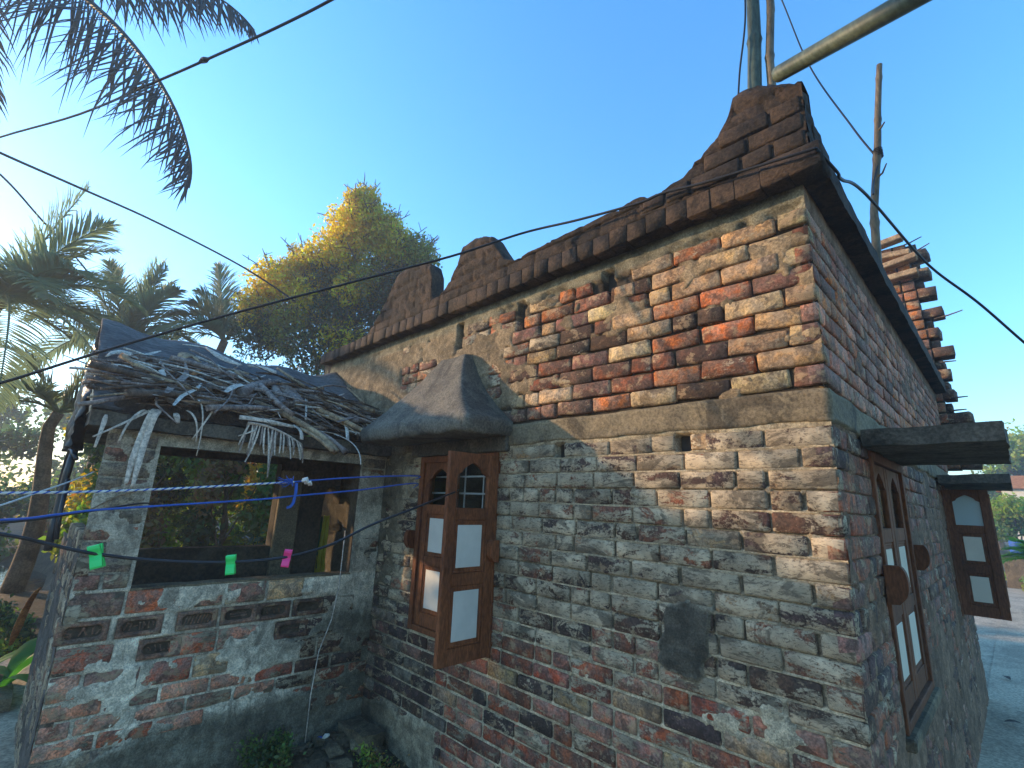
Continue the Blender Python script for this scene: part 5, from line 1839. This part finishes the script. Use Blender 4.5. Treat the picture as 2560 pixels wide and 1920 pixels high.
def palm(label, base, crown, fronds, nl, length, width, mat, trunk_r=0.13, seed=1, flen=2.2, extra=None):
    t = empty('palm_tree', base, label, 'palm tree')
    mb = MB()
    b, c = Vector(base), Vector(crown)
    P_ = [b.lerp(c, k / 12) + Vector((0.1 * math.sin(k * 0.5), 0.08 * math.sin(k * 0.4), 0)) for k in range(13)]
    P_[-1] = c
    mb.tube(P_, [trunk_r * (1.3 - 0.6 * k / 12) for k in range(13)], 10)
    mb.build('trunk', M['trunk'], t, True)
    r = random.Random(seed)
    for k, (az, el, bend) in enumerate(fronds):
        az, el = math.radians(az), math.radians(el)
        h = Vector((math.cos(az), math.sin(az), 0))
        L = flen * r.uniform(0.85, 1.1)
        p1 = c + (h * math.cos(el) + Vector((0, 0, math.sin(el)))) * L * 0.5
        p2 = c + h * L * (math.cos(el) * 0.95) + Vector((0, 0, L * (math.sin(el) - bend)))
        frond_mesh(bez(c, p1 + Vector((0, 0, L * 0.06)), p2, 8), nl, length, width, 0.16, seed * 50 + k, mat, t)
    return t


# the tall palm beside the yard: only two of its fronds hang into the picture
tp = empty('palm_tree', (-7.2, -5.3, 0), 'tall coconut palm whose two dark fronds hang in at top left', 'palm tree')
mb = MB()
mb.tube([(-7.2 + 0.15 * math.sin(k * 0.5), -5.3 + 0.1 * k * 0.6, 0.9 * k) for k in range(11)], [0.2 - 0.008 * k for k in range(11)], 10)
mb.build('trunk', M['trunk'], tp, True)
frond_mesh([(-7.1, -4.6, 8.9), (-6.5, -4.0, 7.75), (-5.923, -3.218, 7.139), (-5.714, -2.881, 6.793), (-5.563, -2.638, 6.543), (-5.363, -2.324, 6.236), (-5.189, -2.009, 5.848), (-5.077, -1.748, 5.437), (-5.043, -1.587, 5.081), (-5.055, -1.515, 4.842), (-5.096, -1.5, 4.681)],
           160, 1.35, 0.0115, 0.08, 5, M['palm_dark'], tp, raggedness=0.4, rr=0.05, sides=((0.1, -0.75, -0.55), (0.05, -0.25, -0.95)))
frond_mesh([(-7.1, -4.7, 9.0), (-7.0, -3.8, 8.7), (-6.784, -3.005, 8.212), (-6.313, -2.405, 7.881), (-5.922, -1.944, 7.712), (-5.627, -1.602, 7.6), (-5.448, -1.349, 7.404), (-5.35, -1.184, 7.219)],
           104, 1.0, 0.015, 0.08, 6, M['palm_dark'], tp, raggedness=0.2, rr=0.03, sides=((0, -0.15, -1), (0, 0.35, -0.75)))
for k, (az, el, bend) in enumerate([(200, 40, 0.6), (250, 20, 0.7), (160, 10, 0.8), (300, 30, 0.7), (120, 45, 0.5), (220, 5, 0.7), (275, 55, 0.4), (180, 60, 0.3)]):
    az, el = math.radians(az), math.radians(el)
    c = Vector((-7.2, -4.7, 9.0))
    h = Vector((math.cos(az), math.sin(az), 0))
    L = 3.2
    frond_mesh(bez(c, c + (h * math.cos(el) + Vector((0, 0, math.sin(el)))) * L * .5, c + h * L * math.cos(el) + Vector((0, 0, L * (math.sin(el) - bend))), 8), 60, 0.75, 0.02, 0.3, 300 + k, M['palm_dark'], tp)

palm('big backlit coconut palm at the left edge of the photo', (-11.2, -3.4, -1.0), (-11.57, -3.05, 4.7),
     [(88, 75, 0.05), (60, 60, 0.25), (40, 45, 0.5), (20, 30, 0.6), (75, 40, 0.55), (95, 25, 0.7), (110, 50, 0.4), (70, 12, 0.75), (50, 5, 0.8), (130, 35, 0.6), (180, 40, 0.5), (230, 45, 0.5), (290, 50, 0.4), (320, 30, 0.6), (85, -8, 0.75), (10, 5, 0.8), (100, 60, 0.3)], 72, 0.85, 0.022, M['palm'], 0.16, 2, 2.7)
palm('coconut palm with an upright spear of fronds left of the roof ridge', (-14.4, -1.1, -0.2), (-14.436, -1.05, 5.2),
     [(80, 82, -0.05), (100, 78, 0.0), (60, 75, 0.05), (110, 68, 0.12), (45, 60, 0.3), (90, 55, 0.35), (270, 60, 0.35), (250, 40, 0.6), (290, 35, 0.6), (70, 35, 0.6), (110, 30, 0.65), (230, 15, 0.75), (90, 8, 0.8), (300, 70, 0.2)], 70, 0.75, 0.024, M['palm'], 0.14, 3, 2.4)
palm('wind swept coconut palm between the spear palm and the yellow tree', (-13.9, 0.9, -0.2), (-13.9, 1.0, 5.6),
     [(270, 65, 0.35), (265, 45, 0.55), (255, 35, 0.65), (280, 55, 0.5), (90, 65, 0.2), (100, 50, 0.5), (75, 70, 0.2), (290, 75, 0.15), (240, 20, 0.75), (80, 30, 0.6), (120, 60, 0.3), (300, 25, 0.7)], 74, 0.85, 0.022, M['palm'], 0.14, 4, 2.3)
palm('low young palm standing between the big palms', (-11.2, -1.9, -0.1), (-11.3, -1.9, 2.9),
     [(80, 60, 0.4), (100, 45, 0.5), (60, 35, 0.6), (270, 60, 0.4), (290, 40, 0.6), (110, 20, 0.7), (250, 25, 0.7), (50, 10, 0.7), (320, 30, 0.6), (90, 75, 0.2)], 60, 0.7, 0.024, M['palm'], 0.12, 5, 2.0)

# ------------------------------------------------------------------ trees and shrubs
def leaves(clusters, n, size, cols, seed, flat=0.5, aspect=0.55, spike=0.0):
    """leaf-sized quads spread through the given (centre, radius, weight, colour index) clumps"""
    r = np.random.RandomState(seed)
    C = np.array([c[0] for c in clusters], float)
    R = np.array([c[1] if hasattr(c[1], '__len__') else (c[1],) * 3 for c in clusters], float)
    Wt = np.array([c[2] for c in clusters], float)
    idx = r.choice(len(clusters), n, p=Wt / Wt.sum())
    d = r.randn(n, 3)
    d /= np.linalg.norm(d, axis=1)[:, None]
    rad = r.rand(n) ** 0.42
    # break the clump surface up
    rad = rad * (0.42 + 1.12 * fbm(d[:, 0] * 2.3 + idx * 3.1, d[:, 1] * 2.3, d[:, 2] * 2.3 + idx))
    P_ = C[idx] + d * rad[:, None] * R[idx]
    P_ += (r.randn(n, 3) * 0.03)
    t = r.randn(n, 3)
    t[:, 2] -= 0.4
    t /= np.linalg.norm(t, axis=1)[:, None]
    nrm = d * 0.4 + r.randn(n, 3) * 0.6 + np.array([0, 0, flat])
    s = np.cross(nrm, t)
    s /= np.linalg.norm(s, axis=1)[:, None] + 1e-9
    sz = size * (0.55 + 0.9 * r.rand(n))
    a, b = t * sz[:, None], s * (sz * aspect * 0.5)[:, None]
    V = np.stack([P_ - a * 0.5, P_ + b, P_ + a * 0.5, P_ - b], 1).reshape(-1, 3)
    F = np.arange(n * 4).reshape(-1, 4)
    ci = np.array([c[3] for c in clusters])[idx]
    base = np.array(cols)[ci]
    jit = (0.65 + 0.7 * r.rand(n))[:, None] * (1 + 0.12 * r.randn(n, 3))
    tint = np.clip(base * jit * 1.8, 0.004, 0.75)
    tint = np.repeat(tint, 4, 0)
    return V, F, tint


def tree(name, label, cat, base, clusters, n, size, cols, seed, trunk=0.12, group=None, branches=True, twigs=0, aspect=0.55, stuff=False):
    t = empty(name, base, label, cat, group)
    V, F, T = leaves(clusters, n, size, cols, seed, aspect=aspect)
    add('crown', mesh_np('crown', V, F, False, T), M['leaf'], t)
    if trunk > 0:
        r = random.Random(seed)
        mb = MB()
        c = np.mean([c[0] for c in clusters], 0)
        b = Vector(base)
        top = Vector((c[0], c[1], c[2]))
        P_ = [b.lerp(top, k / 6) + Vector((r.uniform(-.06, .06), r.uniform(-.06, .06), 0)) for k in range(7)]
        mb.tube(P_, [trunk * (1 - 0.11 * k) for k in range(7)], 8)
        for cl in clusters[:40]:
            a = P_[r.randrange(2, 6)]
            e = Vector(cl[0])
            mid = a.lerp(e, 0.5) + Vector((0, 0, -0.1 * (e - a).length))
            mb.tube(bez(a, mid, e, 6), [trunk * 0.4, trunk * 0.33, trunk * 0.27, trunk * 0.2, trunk * 0.14, 0.01], 5)
            for q in range(twigs):
                dd = Vector((r.gauss(0, 1), r.gauss(0, 1), abs(r.gauss(0.7, 0.7)))).normalized()
                rad = cl[1] if not hasattr(cl[1], '__len__') else sum(cl[1]) / 3
                tip = e + dd * rad * r.uniform(1.05, 1.6)
                st = e + dd * rad * 0.4
                mb.tube([st, st.lerp(tip, 0.5) + Vector((r.uniform(-.06, .06), r.uniform(-.06, .06), 0.04)), tip], [0.018, 0.014, 0.009], 4)
                for w in range(3):
                    p = st.lerp(tip, 0.4 + 0.18 * w)
                    mb.tube([p, p + Vector((r.uniform(-.2, .2), r.uniform(-.2, .2), r.uniform(-.02, .2)))], [0.011, 0.007], 3)
        mb.build('trunk', M['trunk'], t, False)
    return t


YEL, OLV, GRN, DGR, LIM = 0, 1, 2, 3, 4
YC = [(0.42, 0.30, 0.035), (0.28, 0.225, 0.04), (0.14, 0.14, 0.035), (0.03, 0.045, 0.02), (0.16, 0.20, 0.05)]
yt = [((-10.25, 2.70, 8.95), .48, 1.2, OLV), ((-10.45, 2.62, 8.35), .70, 2.0, YEL), ((-10.0, 3.1, 8.35), .60, 1.5, OLV), ((-10.9, 2.45, 7.7), .75, 2.0, YEL), ((-9.85, 3.5, 7.8), .70, 1.8, OLV),
      ((-9.45, 3.95, 7.65), .60, 1.2, GRN), ((-11.6, 1.95, 7.35), .60, 1.4, OLV), ((-12.2, 1.5, 6.95), .62, 1.4, YEL), ((-12.5, 1.35, 6.3), .62, 1.3, OLV), ((-11.1, 2.5, 6.95), .65, 1.2, DGR),
      ((-10.4, 3.1, 7.1), .75, 1.6, GRN), ((-10.6, 2.9, 6.75), .60, 1.8, YEL), ((-11.6, 2.2, 6.55), .62, 1.8, YEL), ((-9.8, 3.75, 6.9), .70, 1.4, DGR), ((-10.2, 3.6, 6.3), .75, 1.5, DGR),
      ((-11.0, 2.8, 6.1), .8, 1.6, DGR), ((-11.9, 2.0, 5.8), .75, 1.4, GRN), ((-12.5, 1.5, 5.6), .7, 1.2, DGR), ((-10.9, 2.95, 5.4), .75, 1.2, YEL), ((-9.9, 3.9, 5.8), .6, 1.0, YEL), ((-11.4, 2.6, 5.0), .9, 1.3, DGR), ((-10.4, 3.5, 5.0), .8, 1.1, DGR)]
tree('yellow_tree', 'tall spiky tree with mustard yellow blossom behind the house', 'tree', (-11.0, 2.8, -0.1), yt, 80000, 0.095, YC, 4, 0.16, twigs=12, aspect=0.45)

GC = [(0.17, 0.21, 0.04), (0.085, 0.125, 0.035), (0.035, 0.06, 0.024), (0.34, 0.25, 0.05), (0.18, 0.12, 0.05)]


def bush(label, c, r, n, seed, mix=(1, 2, 2, .5, .3), group='shrubs behind the outhouse', size=0.10, name='shrub', trunk=0.05):
    rr_ = random.Random(seed)
    cl = []
    for k in range(12):
        a = rr_.uniform(0, 6.28)
        q = rr_.random() ** 0.5 * 0.75
        cl.append(((c[0] + r[0] * q * math.cos(a), c[1] + r[1] * q * math.sin(a), c[2] + r[2] * rr_.uniform(-0.75, 0.8) * (1 - 0.4 * q)),
                   (r[0] * rr_.uniform(.22, .42), r[1] * rr_.uniform(.22, .42), r[2] * rr_.uniform(.18, .34)), 1, rr_.choices(range(5), mix)[0]))
    return tree(name, label, 'shrub', (c[0], c[1], -0.1), cl, n, size, GC, seed, trunk, group)


bush('low lime green shrub right behind the roof ridge', (-9.2, 1.8, 3.0), (1.0, 1.0, 1.2), 7000, 1, (3, 1.5, .5, 1, 0))
bush('dark glossy shrub below the yellow tree next to the parapet end', (-8.2, 2.6, 3.0), (1.0, 1.1, 1.4), 9000, 2, (.8, 2, 3, .3, 0))
bush('pale hazy shrub between the swept palm and the yellow tree', (-12.2, 1.0, 3.7), (1.0, .9, 1.2), 6000, 3, (2, 2, .5, 1, .5))
bush('tall dark hedge bush seen through the outhouse window at left', (-8.6, -1.0, 1.6), (1.0, .8, 1.9), 9000, 4, (1, 2, 3, .6, .8))
bush('bush with yellow sprays seen through the outhouse window', (-8.0, 0.2, 1.5), (.9, .8, 1.8), 9000, 5, (1.4, 2, 3, 1.1, .8))
bush('leafy bush seen through the right half of the outhouse window', (-7.6, 1.1, 1.6), (.9, .8, 1.9), 9000, 6, (1.6, 2, 2.4, .5, .6))
bush('green bush seen through the arched doorway', (-7.0, 1.9, 1.5), (.8, .7, 1.7), 7000, 7, (2.4, 2, 1, .8, .2))
bush('broad sunlit thicket closing the view behind the outhouse window', (-11.0, 0.2, 1.6), (1.2, 2.2, 2.3), 14000, 17, (3, 2, 1, 1.2, .8))
bush('olive thicket closing the view behind the arched doorway', (-10.2, 3.0, 1.6), (1.2, 1.6, 2.3), 10000, 18, (3, 2, 1, 1, .4))
bush('thicket on the far bank left of the pond', (-20.5, -3.0, 1.2), (2.0, 2.6, 2.4), 9000, 8, (1, 2, 3, .2, .2), size=0.16)
bush('thicket on the far bank behind the spear palm', (-20.0, 0.8, 1.8), (2.0, 2.2, 3.0), 9000, 9, (1, 2, 3, .3, .3), size=0.16)
bush('sunlit scrub on the near bank of the pond', (-9.3, -0.7, 1.0), (.8, .6, 1.2), 6000, 10, (2.2, 2, 1.4, 1, .3))
bush('thicket on the far bank at the left edge', (-21.0, -7.0, 1.2), (2.0, 2.4, 2.6), 7000, 12, (1, 2, 3, .2, .2), size=0.16)
bush('dark scrub beneath the big left palm', (-10.6, -4.0, 1.6), (.8, .8, 1.5), 6000, 13, (1.2, 2, 2.4, .4, .3))
bush('low weeds crowding the pond bank by the yard slab', (-7.6, -2.05, 0.12), (.9, .45, .35), 5000, 14, (1, 2, 2, 0, 0), 'weeds at the pond bank', 0.05, 'weed', 0)
bush('small weed clump in the dark corner at the foot of the outhouse', (-3.02, -0.72, 0.06), (.14, .16, .14), 1400, 15, (.8, 2, 1.6, 0, 0), 'weeds at the wall foot', 0.028, 'weed', 0)
bush('thin weeds at the foot of the front wall', (-2.55, -0.24, 0.03), (.22, .10, .09), 700, 16, (1.4, 2, 1, 0, .4), 'weeds at the wall foot', 0.026, 'weed', 0)
for i, (x, y, h) in enumerate([(-34, -14, 9), (-36, -6, 10), (-35, 2, 10), (-33, 9, 9), (-30, 16, 9), (-31, -22, 9)]):
    bush(['far hazy wood left of the pond', 'far hazy wood behind the big left palm', 'far hazy wood behind the spear palm', 'far hazy wood behind the swept palm', 'far hazy wood hidden behind the house', 'far hazy wood beyond the left edge'][i], (x, y, h * 0.4), (3.5, 5.0, h * 0.5), 5000, 40 + i, (1.4, 2, 1.5, .3, .2), 'far woods', 0.34, 'wood_patch', 0.2)


bush('big dark mango bush standing left of the yard slab', (-7.6, -3.9, 2.0), (1.5, 1.0, 2.2), 12000, 70, (.6, 2, 3, .2, .2), 'trees shading the yard', 0.14)  # out of view, added to keep sun off end wall and lower front wall
bush('dense leafy bush left of the yard behind the tall palm', (-8.8, -5.4, 2.2), (1.7, 1.3, 2.3), 11000, 71, (.8, 2, 3, .2, .2), 'trees shading the yard', 0.14)


def broad_plant(label, base, leaves_, seed, mat):
    t = empty('broad_leaf_plant', base, label, 'plant')
    for (az, L, wd, up_) in leaves_:
        az = math.radians(az)
        h = Vector((math.cos(az), math.sin(az), 0))
        b = Vector(base)
        mb = MB()
        P_ = bez(b, b + h * L * 0.35 + Vector((0, 0, up_)), b + h * L + Vector((0, 0, up_ * 0.55)), 10)
        mb.strip(P_, [0.008, 0.012, wd * .5, wd * .85, wd, wd, wd * .9, wd * .7, wd * .4, 0.004], h.cross(Vector((0, 0, 1))), 0.25)
        mb.build('leaf', mat, t, True)
    return t


broad_plant('bright green broad leaved plant beside the outhouse end wall', (-5.4, -1.95, 0.0), [(75, .75, .07, .55), (40, .8, .08, .6), (110, .6, .06, .5), (20, .6, .06, .35), (150, .7, .07, .5), (250, .6, .07, .5)], 1, M['plantain'])
broad_plant('second broad leaved plant with duller leaves near the yard slab', (-5.9, -2.1, 0.0), [(70, .55, .05, .35), (20, .6, .06, .3), (120, .6, .05, .3), (200, .6, .06, .4), (300, .5, .05, .35)], 2, M['plantain'])
sheath('curled brown dead leaf leaning on the outhouse end wall', bez((-4.25, -1.90, 0.98), (-4.6, -1.93, 0.88), (-4.9, -1.95, 0.50)), [.006, .012, .016, .018, .02, .022, .024, .026, .022, .01], (0, 1, 0.3), M['rust'])
rough_slab((-5.75, -2.02, 0.02), (-5.0, -1.86, 0.11), 'stone_block', M['concrete'], None, 0.03, 0.012, 5)
tag(bpy.data.objects['stone_block'], 'flat concrete block lying on the slab by the outhouse end wall', 'block')

# rubble in the corner
rr_ = random.Random(4)
for i in range(34):
    x, y = -2.95 + rr_.gauss(0, 0.22), -0.26 + rr_.gauss(0, 0.13)
    y = min(y, -0.05)
    x = max(x, -3.12)
    s = rr_.uniform(0.02, 0.07)
    mb = MB()
    mb.box((-s, -s * .7, -s * .4), (s, s * .7, s * .4), s * 0.25)
    mb.v = [(a * (1 + rr_.uniform(-.25, .25)), b * (1 + rr_.uniform(-.25, .25)), c * (1 + rr_.uniform(-.25, .25))) for a, b, c in mb.v]
    ob = add('rubble_piece', mb.mesh('rubble_piece'), M['concrete'] if i % 3 else M['soil'], None, (x, y, float(ground_h(np.array(x), np.array(y))) + s * 0.25), (rr_.uniform(-.3, .3), rr_.uniform(-.3, .3), rr_.uniform(0, 6)))
    tag(ob, ' '.join(f"{'big' if s > .055 else 'small' if s < .035 else 'middling'} {'grey' if i % 3 else 'brown'} rubble lump {'at the foot of the outhouse' if x < -3.05 else 'in the open corner' if y < -.3 else 'against the house wall'} {'far right of the pile' if x > -2.75 else 'in the pile'}".split()), 'rubble', 'rubble in the wall corner')
rough_slab((-3.12, -0.22, 0.02), (-2.78, -0.05, 0.12), 'broken_slab', M['concrete'], None, 0.025, 0.02, 8)
tag(bpy.data.objects['broken_slab'], 'broken concrete lump at the inner corner of the two walls', 'rubble')
wr = empty('wrapper', (-3.06, -0.36, 0.03), 'crumpled blue and white wrapper in the dirt corner', 'wrapper')
mb = MB()
mb.tube([(-3.10, -0.36, 0.06), (-3.075, -0.36, 0.065), (-3.05, -0.355, 0.07)], [.010, .014, .010], 6)
mb.build('blue_half', M['rope_blue'], wr)
mb = MB()
mb.tube([(-3.05, -0.355, 0.07), (-3.03, -0.345, 0.09), (-3.01, -0.335, 0.10)], [.010, .016, .008], 6)
mb.build('white_half', M['white'], wr)

# ------------------------------------------------------------------ beyond the side wall
far = empty('brick_tower', (-0.15, 5.1, 0), 'unfinished taller brick wall with toothed bricks beyond the side parapet', 'brick wall')
mb = MB()
NZ = 22
for k in range(NZ):
    z = 2.2 + k * 0.125
    xr_ = 0.075 - 0.055 * (z - 2.6)
    mb2 = MB()
    mb.box((-0.62, 5.02, z), (xr_, 5.25, z + 0.123))
mb.build('body', M['soffit'], far)
rt = random.Random(6)
fm = []
for k in range(3):
    q = MB()
    q.box((-0.5, -0.5, -0.5), (0.5, 0.5, 0.5), 0.05)
    fm.append(q.mesh('brick', True))
for k in range(NZ):
    z = 2.2 + k * 0.125
    xr_ = 0.075 - 0.055 * (z - 2.6)
    x = xr_ - 0.06
    j = 0
    while x > -0.45:
        o = add('brick', fm[j % 3], M['brick'], far, (x, 5.035, z + 0.06), (0, rt.uniform(-.02, .02), rt.uniform(-.02, .02)))
        o.scale = (0.115 if j == 0 else 0.23, 0.09, 0.10)
        o.color = (*pick(rt, [('orange', 3), ('pink', 2), ('redbrown', 1)]), 0.25)
        x -= 0.19 if j == 0 else 0.245
        j += 1
    if k % 2 == 0 and k < NZ - 1:
        ex = rt.uniform(0.10, 0.20)
        o = add('tooth_brick', fm[k % 3], M['brick'], far, (xr_ + ex / 2, 5.12 + rt.uniform(-.02, .02), z + 0.07 + rt.uniform(-.01, .01)), (rt.uniform(-.05, .05), rt.uniform(-.05, .05), rt.uniform(-.1, .1)))
        o.scale = (ex, 0.20, 0.115)
        o.color = (0.12, 0.075, 0.06, 0.2)
    elif rt.random() < 0.8:
        ex = rt.uniform(0.05, 0.10)
        o = add('tooth_brick', fm[k % 3], M['brick'], far, (xr_ + ex / 2, 5.14, z + 0.06), (rt.uniform(-.05, .05), rt.uniform(-.05, .05), rt.uniform(-.1, .1)))
        o.scale = (ex, 0.18, 0.09)
        o.color = (0.10, 0.065, 0.055, 0.2)
for i, (x0, x1, z, dz, lab) in enumerate([(-0.42, -0.05, 4.96, 0.05, 'topmost tan board laid across the unfinished brick wall'), (-0.40, 0.00, 4.82, -0.04, 'second tan board from the top on the unfinished brick wall'),
                                          (-0.36, 0.05, 4.66, 0.06, 'third tan board from the top, slanting on the unfinished brick wall'), (-0.33, 0.04, 4.50, 0.02, 'lowest tan board tucked under the others on the unfinished wall')]):
    mb = MB()
    mb.box((x0, 4.86, -0.035), (x1, 5.0, 0.035), 0.01)
    mb.v = [(x, y, z + c + dz * (x - x0) / (x1 - x0)) for x, y, c in mb.v]
    tag(mb.build('board', M['tan'], None), lab, 'board')
for i, (x0, z, L, dz) in enumerate([(-0.1, 4.92, 0.22, .05), (-0.02, 4.80, 0.2, .06), (0.0, 4.62, 0.16, .05), (0.1, 3.92, 0.25, .04), (0.08, 3.4, 0.14, -.01), (0.12, 2.98, 0.14, .0), (0.11, 2.84, 0.12, .0)]):
    mb = MB()
    mb.tube([(x0, 5.0, z), (x0 + L * .5, 4.99, z + dz * .35), (x0 + L, 4.98, z + dz)], [.010, .009, .006], 5)
    tag(mb.build('twig', M['bark'], None), ['highest thin twig sticking out of the unfinished wall', 'second highest twig sticking out of the unfinished wall', 'twig beside the top tooth of the unfinished wall', 'long twig sticking out halfway down the unfinished wall', 'short twig above the lower teeth of the unfinished wall', 'small twig by the lower teeth of the unfinished wall', 'lowest twig sticking out of the unfinished wall'][i], 'twig')

tree('round_tree', 'dense green tree beyond the slab at the right edge', 'tree', (2.0, 39.0, -0.1), [((1.6 + 1.6 * math.cos(k * 1.3), 39 + 1.2 * math.sin(k * 1.9), 4.6 + 1.7 * math.sin(k * 2.3)), (1.5, 1.5, 1.2), 1, k % 3) for k in range(14)], 9000, 0.28, GC, 60, 0.3)
tree('round_tree', 'hazier tree left of the dense one at right', 'tree', (-0.6, 46.0, -0.1), [((-1.2 + 2.0 * math.cos(k * 1.3), 46 + 1.2 * math.sin(k * 1.9), 2.9 + 1.0 * math.sin(k * 2.3)), (1.6, 1.5, 1.0), 1, (0, 0, 3, 1)[k % 4]) for k in range(12)], 7000, 0.28, GC, 61, 0.3)
tree('round_tree', 'low green tree beside the far white house', 'tree', (0.4, 24.0, -0.1), [((0.35 + .5 * math.cos(k * 1.3), 24 + .6 * math.sin(k * 1.9), 1.9 + .45 * math.sin(k * 2.3)), (.5, .5, .4), 1, (0, 0, 1)[k % 3]) for k in range(9)], 5000, 0.14, GC, 62, 0.1)
bush('grassy bank shrub at the end of the concrete path', (0.55, 19.0, 0.35), (.8, 1.4, .55), 6000, 63, (3, 2, .5, 1, 0), 'shrubs along the path end', 0.09)
bush('yellow green shrub by the path bend at right', (0.9, 16.4, 0.3), (.6, 1.0, .45), 5000, 64, (3, 1.5, .3, 1.4, 0), 'shrubs along the path end', 0.08)
bush('dark shrub right of the path near the edge of the photo', (2.3, 21.0, 0.9), (1.1, 1.4, 1.1), 5000, 65, (1.4, 2, 1.4, .6, 0), 'shrubs along the path end', 0.10)
palm('young palm with pale drooping fronds behind the open far shutter', (0.75, 11.5, 0.0), (0.75, 11.5, 0.95), [(190, 40, 0.35), (215, 55, 0.4), (170, 30, 0.4), (240, 45, 0.45), (200, 20, 0.35), (30, 50, 0.4), (330, 45, 0.5), (280, 50, 0.4), (120, 55, .4)], 44, 0.36, 0.016, M['plantain'], 0.05, 8, 0.85)
fh = empty('far_house', (1.2, 28.0, 0), 'small white house with a red roof far down the path', 'house')
mb = MB()
mb.box((0.15, 27.5, 0), (3.5, 31, 3.1))
mb.build('wall', M['white'], fh)
mb = MB()
mb._add([(-0.05, 27.3, 3.1), (3.7, 27.3, 3.1), (3.7, 31.2, 3.1), (-0.05, 31.2, 3.1), (0.5, 29.2, 3.75), (3.2, 29.2, 3.75)], [[0, 1, 5, 4], [1, 2, 5], [2, 3, 4, 5], [3, 0, 4], [3, 2, 1, 0]])
mb.build('roof', M['rust'], fh)
for x in (0.5, 1.6, 2.6):
    mb = MB()
    mb.box((x, 27.46, 1.2), (x + 0.5, 27.52, 2.2))
    mb.build('window', M['dark'], fh)
yh = empty('far_house', (-2.0, 40.0, 0), 'pale yellow house wall far behind the slabs at right', 'house')
mb = MB()
mb.box((-3.2, 39.5, 0), (-1.0, 43, 4.3))
mb.build('wall', M['cream'], yh)
mb = MB()
mb.box((-3.4, 39.3, 4.3), (-0.8, 43.2, 4.5))
mb.build('roof', M['slab'], yh)
dr = empty('blue_drum', (0.36, 18.3, 0), 'bright blue plastic drum standing by the path end', 'drum')
mb = MB()
mb.tube([(0.36, 18.3, z) for z in (0.75, 0.78, 0.9, 0.92, 0.94, 1.04, 1.06, 1.08, 1.18, 1.21)], [.17, .185, .185, .195, .185, .185, .195, .185, .185, .16], 20)
mb.build('body', M['rope_blue'], dr, True)
mb = MB()
mb.tube([(0.36, 18.3, 1.21), (0.36, 18.3, 1.23)], .14, 20)
mb.build('lid', M['rope_blue'], dr)
rough_slab((0.0, 17.9, -0.1), (1.6, 18.8, 0.75), 'low_wall', M['concrete'], None, 0.1, 0.02, 12)
tag(bpy.data.objects['low_wall'], 'low mossy wall carrying the blue drum', 'low wall')
for i, (x, y, a) in enumerate([(0.18, 4.2, .3), (0.5, 5.2, 1.2), (0.12, 5.9, 2.0)]):
    mb = MB()
    mb.strip(bez((-.06, 0, .0), (0, 0.01, .025), (.06, 0, .006), 6), [.004, .022, .03, .028, .018, .003], (0, 1, 0), .2)
    ob = add('dry_leaf', mb.mesh('dry_leaf', True), M['bark'], None, (x, y, 0.02), (0, 0, a))
    tag(ob, ['fallen dry leaf on the path nearest the wall corner', 'fallen dry leaf out in the middle of the path', 'fallen dry leaf farther along the path by the wall'][i], 'leaf', 'fallen leaves on the path')

# ------------------------------------------------------------------ air
mb = MB()
mb.box((-190, -190, -2.6), (190, 190, 14.0))
hz_ = NT('air')
vol = hz_.n('VolumePrincipled', Color=(0.85, 0.93, 1.0, 1))
vol.inputs['Density'].default_value = 0.005
vol.inputs['Anisotropy'].default_value = 0.35
hz_.t.links.new(vol.outputs[0], hz_.out.inputs['Volume'])
tag(mb.build('haze', hz_.m), 'thin morning haze over the yard', kind='stuff')
